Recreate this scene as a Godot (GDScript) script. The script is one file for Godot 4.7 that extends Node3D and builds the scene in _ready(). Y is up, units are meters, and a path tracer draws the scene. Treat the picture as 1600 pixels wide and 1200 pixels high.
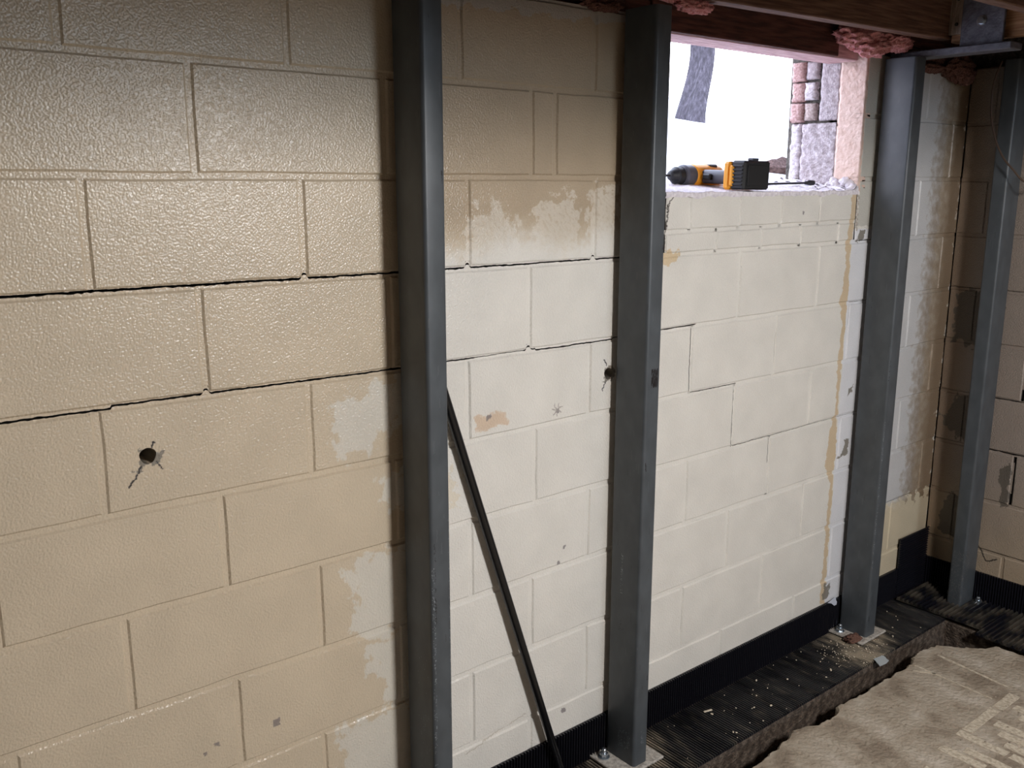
extends Node3D

const U := 0.2032            # height of a block course, half the length of a block
const CORNER := 3.15         # the right wall's face
const X0 := -1.05            # left end of the wall's paint texture
const WX := 4.21
const Y0 := -0.24
const WY := 2.1
const BARE := Vector2(0.996, 0.996)     # where the paint textures hold unpainted grey
const GAP := 0.0048

var taken := {}
var M := {}
var rng := RandomNumberGenerator.new()
var noise := FastNoiseLite.new()


func _ready() -> void:
	rng.seed = 7
	noise.seed = 3
	noise.frequency = 1.0
	noise.fractal_octaves = 3
	# ---- camera
	var cam := Camera3D.new()
	cam.name = "camera"
	cam.position = Vector3(-0.4487, 1.4166, 1.7225)
	cam.basis = Basis.from_euler(Vector3(-0.214833, -0.68291, 0.000457))
	cam.fov = 44.95
	cam.near = 0.02
	cam.far = 200.0
	add_child(cam)
	cam.current = true
	# ---- sky and exposure
	var env := Environment.new()
	var sm := ProceduralSkyMaterial.new()
	sm.sky_top_color = Color(0.86, 0.90, 1.0)
	sm.sky_horizon_color = Color(1.0, 0.98, 1.0)
	sm.ground_bottom_color = Color(0.75, 0.75, 0.77)
	sm.ground_horizon_color = Color(0.95, 0.95, 0.97)
	sm.sky_energy_multiplier = 2.3
	sm.ground_energy_multiplier = 1.0
	var sky := Sky.new()
	sky.sky_material = sm
	env.background_mode = Environment.BG_SKY
	env.sky = sky
	env.tonemap_mode = Environment.TONE_MAPPER_LINEAR
	env.tonemap_exposure = 1.0
	env.sdfgi_enabled = true
	env.ssao_enabled = true
	env.ssil_enabled = true
	var we := WorldEnvironment.new()
	we.name = "world_environment"
	we.environment = env
	add_child(we)
	# ---- lamps under the joists (position, energy)
	var lamps := [[Vector3(1.12, 1.86, 2.395), 4.9, "hanging beyond the added beam"]]
	# daylight through the window in the wall behind the camera
	var day := AreaLight3D.new()
	day.name = "window_daylight"
	day.area_size = Vector2(0.78, 0.38)
	day.light_color = Color(0.88, 0.94, 1.0)
	day.light_energy = 3.3
	day.area_normalize_energy = true
	day.area_range = 12.0
	day.shadow_enabled = true
	day.position = Vector3(1.75, 1.58, 4.71)
	add_child(day)

	materials()
	# ---- large structure
	main_wall()
	right_wall()
	plain_walls()
	window()
	footing_and_floor()
	ceiling()
	outdoors()
	# ---- objects
	for l in lamps:
		lamp(l[0], l[1], l[2])
	posts()
	membranes()
	bracket()
	drill()
	small_things()


# ------------------------------------------------------------------ naming
func numbered(called: String) -> String:
	var n: int = taken.get(called, 0)
	taken[called] = n + 1
	return called if n == 0 else "%s_%03d" % [called, n]


func tag(o: Node, label: String, category: String, group := "", kind := "") -> Node:
	if label: o.set_meta("label", label)
	if category: o.set_meta("category", category)
	if group: o.set_meta("group", group)
	if kind: o.set_meta("kind", kind)
	return o


func thing(called: String, label: String, category: String, at := Vector3.ZERO, group := "", kind := "") -> Node3D:
	var o := Node3D.new()
	o.name = numbered(called)
	add_child(o, true)
	o.position = at
	tag(o, label, category, group, kind)
	return o


func obj(called: String, st: SurfaceTool, m: Material, parent: Node = null) -> MeshInstance3D:
	var o := MeshInstance3D.new()
	o.mesh = st.commit()
	o.material_override = m
	o.cast_shadow = GeometryInstance3D.SHADOW_CASTING_SETTING_ON
	o.name = numbered(called) if parent == null else called
	(self if parent == null else parent).add_child(o, true)
	return o


func new_st() -> SurfaceTool:
	var st := SurfaceTool.new()
	st.begin(Mesh.PRIMITIVE_TRIANGLES)
	return st


# ------------------------------------------------------------------ shapes
func tri(st: SurfaceTool, p: Array, n: Array, uv: Array = [], col: Array = []) -> void:
	var fl: Vector3 = (p[1] - p[0]).cross(p[2] - p[0])
	var order := [0, 2, 1] if fl.dot(n[0] + n[1] + n[2]) > 0 else [0, 1, 2]
	for i in order:
		st.set_normal(n[i])
		if uv: st.set_uv(uv[i])
		if col: st.set_color(col[i])
		st.add_vertex(p[i])


func quad(st: SurfaceTool, a: Vector3, b: Vector3, c: Vector3, d: Vector3, out: Vector3, uv: Array = []) -> void:
	var n := (c - a).cross(d - b)
	if n.length() < 1e-12: return
	n = n.normalized()
	if n.dot(out) < 0: n = -n
	var nn := [n, n, n]
	if uv:
		tri(st, [a, b, c], nn, [uv[0], uv[1], uv[2]])
		tri(st, [a, c, d], nn, [uv[0], uv[2], uv[3]])
	else:
		tri(st, [a, b, c], nn)
		tri(st, [a, c, d], nn)


func bx(st: SurfaceTool, c: Vector3, s: Vector3, bevel := 0.002, bs := Basis.IDENTITY) -> void:
	var h := s / 2
	bevel = minf(bevel, minf(h.x, minf(h.y, h.z)) * 0.98)
	var v := func(sx: float, sy: float, sz: float, ax: int) -> Vector3:
		var p := Vector3(sx * h.x, sy * h.y, sz * h.z)
		for k in 3:
			if k != ax: p[k] -= signf(p[k]) * bevel
		return c + bs * p
	var u := [Vector3.RIGHT, Vector3.UP, Vector3.BACK]
	for ax in 3:
		for s0 in [-1.0, 1.0]:
			var pts := []
			for q in [[-1.0, -1.0], [1.0, -1.0], [1.0, 1.0], [-1.0, 1.0]]:
				var e := [0.0, 0.0, 0.0]
				e[ax] = s0; e[(ax + 1) % 3] = q[0]; e[(ax + 2) % 3] = q[1]
				pts.append(v.call(e[0], e[1], e[2], ax))
			quad(st, pts[0], pts[1], pts[2], pts[3], bs * (u[ax] * s0))
	for ax in 3:      # edges that run along ax
		var b1 := (ax + 1) % 3
		var b2 := (ax + 2) % 3
		for s1 in [-1.0, 1.0]:
			for s2 in [-1.0, 1.0]:
				var e := [0.0, 0.0, 0.0]
				e[b1] = s1; e[b2] = s2
				e[ax] = -1.0
				var p0: Vector3 = v.call(e[0], e[1], e[2], b1)
				var p1: Vector3 = v.call(e[0], e[1], e[2], b2)
				e[ax] = 1.0
				var p2: Vector3 = v.call(e[0], e[1], e[2], b2)
				var p3: Vector3 = v.call(e[0], e[1], e[2], b1)
				quad(st, p0, p1, p2, p3, bs * (u[b1] * s1 + u[b2] * s2))
	for sx in [-1.0, 1.0]:
		for sy in [-1.0, 1.0]:
			for sz in [-1.0, 1.0]:
				var n := (bs * Vector3(sx, sy, sz)).normalized()
				tri(st, [v.call(sx, sy, sz, 0), v.call(sx, sy, sz, 1), v.call(sx, sy, sz, 2)], [n, n, n])


# a lathe: profile of (radius, height) turned round bs.y at c; smooth round, flat along
func lathe(st: SurfaceTool, prof: Array, c: Vector3, bs := Basis.IDENTITY, seg := 20) -> void:
	for i in prof.size() - 1:
		var a: Vector2 = prof[i]
		var b: Vector2 = prof[i + 1]
		var d := b - a
		if d.length() < 1e-7: continue
		var nn := Vector2(d.y, -d.x).normalized()
		for k in seg:
			var t0 := TAU * k / seg
			var t1 := TAU * (k + 1) / seg
			var r0 := Vector3(cos(t0), 0, sin(t0))
			var r1 := Vector3(cos(t1), 0, sin(t1))
			var n0 := bs * (r0 * nn.x + Vector3.UP * nn.y)
			var n1 := bs * (r1 * nn.x + Vector3.UP * nn.y)
			var p0 := c + bs * (r0 * a.x + Vector3.UP * a.y)
			var p1 := c + bs * (r1 * a.x + Vector3.UP * a.y)
			var p2 := c + bs * (r1 * b.x + Vector3.UP * b.y)
			var p3 := c + bs * (r0 * b.x + Vector3.UP * b.y)
			if a.x > 1e-6: tri(st, [p0, p1, p2], [n0, n1, n1])
			if b.x > 1e-6: tri(st, [p0, p2, p3], [n0, n1, n0])


func along(d: Vector3) -> Basis:
	var y := d.normalized()
	var x := y.cross(Vector3(0.31, 0.17, 0.93)).normalized()
	return Basis(x, y, x.cross(y))


# a closed profile in (x, y) pushed along z from z0 to z1, placed by bs and c; smooth is the crease limit
func prism(st: SurfaceTool, prof: PackedVector2Array, z0: float, z1: float, c := Vector3.ZERO, bs := Basis.IDENTITY, smooth := false, uvs := false) -> void:
	var n := prof.size()
	var area := 0.0
	for i in n: area += prof[i].cross(prof[(i + 1) % n])
	var sg := 1.0 if area > 0 else -1.0
	var nrm := []
	var per := [0.0]
	for i in n:
		var d := prof[(i + 1) % n] - prof[i]
		nrm.append(Vector2(d.y, -d.x).normalized() * sg)
		per.append(per[i] + d.length())
	for i in n:
		var a := prof[i]
		var b := prof[(i + 1) % n]
		var na: Vector2 = nrm[i]
		var nb: Vector2 = nrm[i]
		if smooth:
			var pa: Vector2 = nrm[(i + n - 1) % n]
			var pb: Vector2 = nrm[(i + 1) % n]
			if pa.dot(nrm[i]) > 0.6: na = (nrm[i] + pa).normalized()
			if pb.dot(nrm[i]) > 0.6: nb = (nrm[i] + pb).normalized()
		var A0 := c + bs * Vector3(a.x, a.y, z0)
		var A1 := c + bs * Vector3(a.x, a.y, z1)
		var B0 := c + bs * Vector3(b.x, b.y, z0)
		var B1 := c + bs * Vector3(b.x, b.y, z1)
		var wa := bs * Vector3(na.x, na.y, 0)
		var wb := bs * Vector3(nb.x, nb.y, 0)
		if uvs:
			var ua: float = per[i] / per[n]
			var ub: float = per[i + 1] / per[n]
			tri(st, [A0, B0, B1], [wa, wb, wb], [Vector2(ua, 0), Vector2(ub, 0), Vector2(ub, 1)])
			tri(st, [A0, B1, A1], [wa, wb, wa], [Vector2(ua, 0), Vector2(ub, 1), Vector2(ua, 1)])
		else:
			tri(st, [A0, B0, B1], [wa, wb, wb])
			tri(st, [A0, B1, A1], [wa, wb, wa])
	var ids := Geometry2D.triangulate_polygon(prof)
	for k in range(0, ids.size(), 3):
		for e in [[z0, -1.0], [z1, 1.0]]:
			var nz := bs * Vector3(0, 0, e[1])
			var ps := []
			for j in 3: ps.append(c + bs * Vector3(prof[ids[k + j]].x, prof[ids[k + j]].y, e[0]))
			tri(st, ps, [nz, nz, nz], [Vector2.ZERO, Vector2.ZERO, Vector2.ZERO] if uvs else [])


func round_rect(w: float, h: float, r: float, seg := 4) -> PackedVector2Array:
	var p := PackedVector2Array()
	for q in [[1, 1, 0.0], [-1, 1, PI / 2], [-1, -1, PI], [1, -1, PI * 1.5]]:
		for k in seg + 1:
			var t: float = q[2] + PI / 2 * k / seg
			p.append(Vector2(q[0] * (w / 2 - r) + r * cos(t), q[1] * (h / 2 - r) + r * sin(t)))
	return p


# a noisy lump: an ellipsoid pushed in and out by noise
func lump(st: SurfaceTool, c: Vector3, s: Vector3, rough := 0.35, freq := 2.5, seed_at := 0.0, rings := 18, segs := 26, bs := Basis.IDENTITY) -> void:
	var g := []
	for i in rings + 1:
		var row := []
		for k in segs:
			var t := PI * i / rings
			var f := TAU * k / segs
			var d := Vector3(sin(t) * cos(f), cos(t), sin(t) * sin(f))
			var r := 1.0 + rough * noise.get_noise_3d(d.x * freq + seed_at, d.y * freq, d.z * freq - seed_at) + rough * 0.5 * noise.get_noise_3d(d.x * freq * 3 + seed_at, d.y * freq * 3, d.z * freq * 3)
			row.append(c + bs * (d * s * r))
		g.append(row)
	grid_smooth(st, g, true, c)


func grid_smooth(st: SurfaceTool, g: Array, wrap: bool, inside = null, out := Vector3.UP) -> void:
	var R: int = g.size()
	var C: int = g[0].size()
	var nr := []
	for i in R:
		var row := []
		if inside is Vector2:     # a leaning stem: the middle of each ring is its inside
			inside = Vector2.ZERO
			for k in C: inside += Vector2(g[i][k].x, g[i][k].z) / C
		for k in C:
			var up: Vector3 = g[mini(i + 1, R - 1)][k] - g[maxi(i - 1, 0)][k]
			var k1 := (k + 1) % C if wrap else mini(k + 1, C - 1)
			var k0 := (k + C - 1) % C if wrap else maxi(k - 1, 0)
			var n: Vector3 = up.cross(g[i][k1] - g[i][k0])
			var o: Vector3 = out if inside == null else (g[i][k] - inside if inside is Vector3 else Vector3(g[i][k].x - inside.x, 0, g[i][k].z - inside.y))
			if n.length() < 1e-12: n = o
			n = n.normalized()
			row.append(-n if n.dot(o) < 0 else n)
		nr.append(row)
	for i in R - 1:
		for k in (C if wrap else C - 1):
			var j := (k + 1) % C
			tri(st, [g[i][k], g[i][j], g[i + 1][j]], [nr[i][k], nr[i][j], nr[i + 1][j]])
			tri(st, [g[i][k], g[i + 1][j], g[i + 1][k]], [nr[i][k], nr[i + 1][j], nr[i + 1][k]])


# ------------------------------------------------------------------ materials
func mat(c: Color, rough: float, metal := 0.0) -> StandardMaterial3D:
	var m := StandardMaterial3D.new()
	m.albedo_color = c
	m.roughness = rough
	m.metallic = metal
	return m


func noise_tex(freq: float, ramp: Array, w := 512, h := 512, oct := 4, sd := 1, kind := FastNoiseLite.TYPE_SIMPLEX_SMOOTH) -> NoiseTexture2D:
	var n := FastNoiseLite.new()
	n.noise_type = kind
	n.frequency = freq
	n.fractal_octaves = oct
	n.seed = sd
	var t := NoiseTexture2D.new()
	t.width = w; t.height = h
	t.seamless = true
	t.noise = n
	if ramp:
		var g := Gradient.new()
		var offs := PackedFloat32Array()
		var cols := PackedColorArray()
		for r in ramp:
			offs.append(r[0]); cols.append(r[1])
		g.offsets = offs; g.colors = cols
		t.color_ramp = g
	return t


func normal_tex(freq: float, strength: float, sd := 1, oct := 4, size := 512) -> NoiseTexture2D:
	var t := noise_tex(freq, [], size, size, oct, sd)
	t.as_normal_map = true
	t.bump_strength = strength
	return t


func tri_mat(ramp: Array, freq: float, rough: float, scale: Vector3, nfreq := 0.0, nstr := 0.0, metal := 0.0, sd := 1) -> StandardMaterial3D:
	var m := mat(Color.WHITE, rough, metal)
	m.albedo_texture = noise_tex(freq, ramp, 512, 512, 5, sd)
	m.uv1_triplanar = true
	m.uv1_world_triplanar = true
	m.uv1_scale = scale
	if nstr > 0:
		m.normal_enabled = true
		m.normal_texture = normal_tex(nfreq, nstr, sd + 5)
	return m


func rgb8(r: float, g: float, b: float) -> Color:
	return Color(r / 255.0, g / 255.0, b / 255.0)


func materials() -> void:
	M.core = tri_mat([[0.2, rgb8(70, 66, 60)], [0.8, rgb8(105, 100, 92)]], 0.02, 0.95, Vector3.ONE * 4, 0.05, 6.0)
	M.plain_wall = tri_mat([[0.2, rgb8(112, 105, 96)], [0.8, rgb8(136, 128, 118)]], 0.01, 0.6, Vector3.ONE * 2, 0.1, 2.0)
	M.raw_block = tri_mat([[0.15, rgb8(150, 139, 141)], [0.5, rgb8(178, 167, 169)], [0.85, rgb8(202, 193, 195)]], 0.02, 0.95, Vector3.ONE * 5, 0.05, 9.0, 0.0, 4)
	M.raw_mortar = tri_mat([[0.2, rgb8(168, 158, 160)], [0.7, rgb8(214, 206, 208)]], 0.02, 0.95, Vector3.ONE * 5, 0.05, 9.0, 0.0, 8)
	M.brick = tri_mat([[0.2, rgb8(150, 118, 112)], [0.6, rgb8(190, 156, 150)], [0.9, rgb8(206, 184, 180)]], 0.03, 0.9, Vector3.ONE * 6, 0.06, 8.0, 0.0, 11)
	M.brick_worn = tri_mat([[0.2, rgb8(150, 132, 126)], [0.8, rgb8(196, 180, 174)]], 0.03, 0.9, Vector3.ONE * 6, 0.06, 8.0, 0.0, 12)
	M.plaster = tri_mat([[0.2, rgb8(206, 176, 160)], [0.8, rgb8(220, 194, 180)]], 0.012, 0.6, Vector3.ONE * 4, 0.03, 4.0, 0.0, 13)
	M.sill = tri_mat([[0.2, rgb8(214, 206, 212)], [0.8, rgb8(242, 236, 240)]], 0.02, 0.9, Vector3.ONE * 5, 0.04, 8.0, 0.0, 14)
	M.pine = tri_mat([[0.2, rgb8(84, 56, 44)], [0.5, rgb8(106, 76, 60)], [0.8, rgb8(124, 94, 74)]], 0.02, 0.8, Vector3(0.5, 9, 9), 0.03, 3.0, 0.0, 21)
	M.pine_z = tri_mat([[0.2, rgb8(136, 96, 66)], [0.5, rgb8(160, 118, 84)], [0.8, rgb8(178, 138, 100)]], 0.02, 0.8, Vector3(9, 9, 0.5), 0.03, 3.0, 0.0, 22)
	M.old_wood = tri_mat([[0.2, rgb8(66, 36, 30)], [0.5, rgb8(88, 50, 42)], [0.8, rgb8(104, 62, 52)]], 0.02, 0.85, Vector3(0.6, 7, 7), 0.03, 3.0, 0.0, 23)
	M.head_wood = tri_mat([[0.2, rgb8(170, 132, 132)], [0.6, rgb8(202, 166, 166)], [0.85, rgb8(214, 184, 182)]], 0.02, 0.8, Vector3(0.8, 8, 8), 0.03, 3.0, 0.0, 24)
	M.cleat = tri_mat([[0.2, rgb8(120, 104, 92)], [0.8, rgb8(158, 142, 128)]], 0.02, 0.85, Vector3(8, 1.0, 8), 0.03, 3.0, 0.0, 25)
	M.subfloor = tri_mat([[0.2, rgb8(84, 62, 48)], [0.8, rgb8(110, 84, 64)]], 0.02, 0.9, Vector3(6, 6, 0.6), 0.03, 3.0, 0.0, 26)
	M.concrete = tri_mat([[0.15, rgb8(136, 123, 107)], [0.4, rgb8(162, 150, 133)], [0.6, rgb8(172, 161, 145)], [0.85, rgb8(188, 178, 164)]], 0.006, 0.88, Vector3.ONE * 1.6, 0.06, 3.5, 0.0, 31)
	M.slab_edge = tri_mat([[0.2, rgb8(120, 108, 92)], [0.8, rgb8(176, 164, 146)]], 0.02, 0.95, Vector3.ONE * 5, 0.05, 10.0, 0.0, 32)
	M.footing = tri_mat([[0.2, rgb8(64, 54, 46)], [0.55, rgb8(92, 80, 70)], [0.85, rgb8(118, 106, 94)]], 0.02, 0.95, Vector3.ONE * 3, 0.05, 8.0, 0.0, 33)
	M.soil = tri_mat([[0.2, rgb8(46, 36, 30)], [0.8, rgb8(92, 76, 62)]], 0.03, 1.0, Vector3.ONE * 5, 0.05, 10.0, 0.0, 34)
	M.residue = tri_mat([[0.2, rgb8(172, 160, 141)], [0.5, rgb8(196, 184, 164)], [0.8, rgb8(210, 200, 182)]], 0.02, 0.9, Vector3.ONE * 6, 0.05, 4.0, 0.0, 35)
	M.plate = tri_mat([[0.2, rgb8(150, 144, 136)], [0.5, rgb8(178, 172, 164)], [0.8, rgb8(200, 194, 184)]], 0.02, 0.85, Vector3.ONE * 6, 0.05, 3.0, 0.0, 36)
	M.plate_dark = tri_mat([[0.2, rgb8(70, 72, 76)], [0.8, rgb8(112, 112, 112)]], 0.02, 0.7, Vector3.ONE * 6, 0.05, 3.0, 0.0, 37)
	M.steel_grey = tri_mat([[0.2, rgb8(80, 80, 88)], [0.8, rgb8(104, 103, 112)]], 0.02, 0.5, Vector3.ONE * 3, 0.06, 1.5, 0.0, 38)
	M.cable = mat(rgb8(84, 66, 54), 0.6)
	M.zinc = mat(rgb8(196, 204, 212), 0.25, 0.9)
	M.black_plastic = mat(rgb8(22, 22, 24), 0.45)
	M.membrane = mat(Color.WHITE, 0.28)
	M.membrane.vertex_color_use_as_albedo = true
	M.pipe = mat(rgb8(18, 18, 20), 0.2)
	M.pipe.normal_enabled = true
	M.pipe.normal_texture = normal_tex(0.05, 0.25, 44)
	M.pipe.uv1_triplanar = true
	M.pipe.uv1_scale = Vector3.ONE * 6
	M.pink = tri_mat([[0.2, rgb8(196, 112, 116)], [0.5, rgb8(226, 154, 154)], [0.8, rgb8(238, 190, 188)]], 0.03, 1.0, Vector3.ONE * 8, 0.08, 12.0, 0.0, 41)
	M.brown_wool = tri_mat([[0.2, rgb8(66, 42, 36)], [0.5, rgb8(108, 72, 62)], [0.8, rgb8(142, 104, 92)]], 0.03, 1.0, Vector3.ONE * 8, 0.08, 12.0, 0.0, 42)
	M.yellow = mat(rgb8(236, 160, 34), 0.5)
	M.tool_black = mat(rgb8(26, 26, 28), 0.55)
	M.tool_grey = mat(rgb8(74, 74, 82), 0.45)
	M.tape = mat(rgb8(176, 184, 188), 0.4)
	M.tape_white = mat(rgb8(200, 204, 216), 0.5)
	M.bark = tri_mat([[0.2, rgb8(44, 41, 46)], [0.6, rgb8(66, 62, 70)], [0.9, rgb8(96, 92, 100)]], 0.03, 0.95, Vector3(3, 0.8, 3), 0.05, 8.0, 0.0, 51)
	M.yard = tri_mat([[0.2, rgb8(214, 214, 216)], [0.8, rgb8(236, 236, 238)]], 0.02, 0.95, Vector3.ONE * 0.6, 0.04, 3.0, 0.0, 52)
	M.dirt = tri_mat([[0.2, rgb8(70, 52, 48)], [0.8, rgb8(112, 90, 84)]], 0.03, 1.0, Vector3.ONE * 5, 0.05, 10.0, 0.0, 53)
	M.leaf = mat(rgb8(120, 150, 70), 0.7)
	M.porcelain = mat(rgb8(232, 230, 224), 0.3)
	M.crumb = mat(rgb8(222, 208, 186), 0.9)
	M.rust = tri_mat([[0.2, rgb8(84, 56, 46)], [0.8, rgb8(130, 96, 82)]], 0.05, 0.95, Vector3.ONE * 10, 0.06, 8.0, 0.0, 61)


# ------------------------------------------------------------------ the wall's paint
func field(w: int, h: int, freq: float, sd: int, oct := 3, kind := FastNoiseLite.TYPE_SIMPLEX_SMOOTH) -> PackedByteArray:
	var n := FastNoiseLite.new()
	n.noise_type = kind
	n.frequency = freq
	n.fractal_octaves = oct
	n.seed = sd
	var im := n.get_image(w, h, false, false, false)
	im.convert(Image.FORMAT_L8)
	return im.get_data()


# lay a colour with a soft, brushed edge over the polygon (wall metres); buf is three floats a pixel
func daub(buf: PackedFloat32Array, w: int, h: int, x0: float, y0: float, sx: float, sy: float, pts: Array, c: Color, strength := 1.0, wob := 0.012, fine := 0.004, streak := 0.0) -> void:
	var poly := PackedVector2Array()
	for p in pts: poly.append(Vector2(p[0], p[1]))
	var lo := poly[0]
	var hi := poly[0]
	for p in poly:
		lo = lo.min(p); hi = hi.max(p)
	var m := wob + fine + 0.004
	var i0 := maxi(0, int((lo.x - m - x0) / sx))
	var i1 := mini(w - 1, int((hi.x + m - x0) / sx))
	var j0 := maxi(0, int((y0 + h * sy - hi.y - m) / sy))
	var j1 := mini(h - 1, int((y0 + h * sy - lo.y + m) / sy))
	for j in range(j0, j1 + 1):
		var y := y0 + (h - 0.5 - j) * sy
		for i in range(i0, i1 + 1):
			var x := x0 + (i + 0.5) * sx
			var q := Vector2(x + wob * noise.get_noise_2d(x * 22, y * 22) * 1.6 + fine * noise.get_noise_2d(x * 140, y * 60), y + wob * noise.get_noise_2d(x * 22 + 50, y * 22) * 1.6 + fine * noise.get_noise_2d(x * 90 + 9, y * 220))
			if Geometry2D.is_point_in_polygon(q, poly):
				var s := strength
				if streak > 0: s *= clampf(1.0 - streak + streak * 2.6 * (0.4 + noise.get_noise_2d(x * 70 + y * 40, y * 60)), 0, 1)
				var k := (j * w + i) * 3
				buf[k] = lerpf(buf[k], c.r, s)
				buf[k + 1] = lerpf(buf[k + 1], c.g, s)
				buf[k + 2] = lerpf(buf[k + 2], c.b, s)


func hairline(buf: PackedFloat32Array, w: int, h: int, x0: float, y0: float, sx: float, sy: float, pts: Array, width: float, c: Color) -> void:
	for s in pts.size() - 1:
		var a := Vector2(pts[s][0], pts[s][1])
		var b := Vector2(pts[s + 1][0], pts[s + 1][1])
		var n := int(a.distance_to(b) / 0.0008) + 1
		for t in n + 1:
			var p := a.lerp(b, float(t) / n)
			p += Vector2(noise.get_noise_2d(p.x * 80, p.y * 80), noise.get_noise_2d(p.y * 80, p.x * 80 + 7)) * 0.004
			var r := int(ceil(width / sx / 2))
			for dj in range(-r, r + 1):
				for di in range(-r, r + 1):
					var i := int((p.x - x0) / sx) + di
					var j := int((y0 + h * sy - p.y) / sy) + dj
					if i < 0 or j < 0 or i >= w or j >= h: continue
					var cov := clampf(width / sx / 2 + 0.5 - Vector2(di, dj).length(), 0, 1)
					var k := (j * w + i) * 3
					buf[k] = lerpf(buf[k], c.r, cov)
					buf[k + 1] = lerpf(buf[k + 1], c.g, cov)
					buf[k + 2] = lerpf(buf[k + 2], c.b, cov)


func paint_material(buf: PackedFloat32Array, w: int, h: int, rough: float, peel: float) -> StandardMaterial3D:
	for j in range(h - 12, h):
		for i in range(w - 24, w):
			for c in 3: buf[(j * w + i) * 3 + c] = [0.25, 0.235, 0.22][c]
	var coarse := field(w, h, 0.012, 5)
	var fine := field(w, h, 0.42, 6, 2)
	var brush := field(w, h, 0.09, 8, 2)
	var bytes := PackedByteArray()
	bytes.resize(w * h * 3)
	var bump := PackedByteArray()
	bump.resize(w * h)
	for p in w * h:
		var f: float = 1.0 + (coarse[p] - 128) * 0.00022 + (fine[p] - 128) * 0.0002
		var k := p * 3
		bytes[k] = clampi(int(buf[k] * 255.0 * f), 0, 255)
		bytes[k + 1] = clampi(int(buf[k + 1] * 255.0 * f), 0, 255)
		bytes[k + 2] = clampi(int(buf[k + 2] * 255.0 * f), 0, 255)
		bump[p] = clampi(int(fine[p] * 0.75 + brush[p] * 0.12 + coarse[p] * 0.1), 0, 255)
	var m := mat(Color.WHITE, rough)
	m.albedo_texture = ImageTexture.create_from_image(Image.create_from_data(w, h, false, Image.FORMAT_RGB8, bytes))
	var im := Image.create_from_data(w, h, false, Image.FORMAT_L8, bump)
	im.convert(Image.FORMAT_RGBA8)
	im.bump_map_to_normal_map(peel)
	m.normal_enabled = true
	m.normal_texture = ImageTexture.create_from_image(im)
	m.texture_repeat = true
	return m


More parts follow.
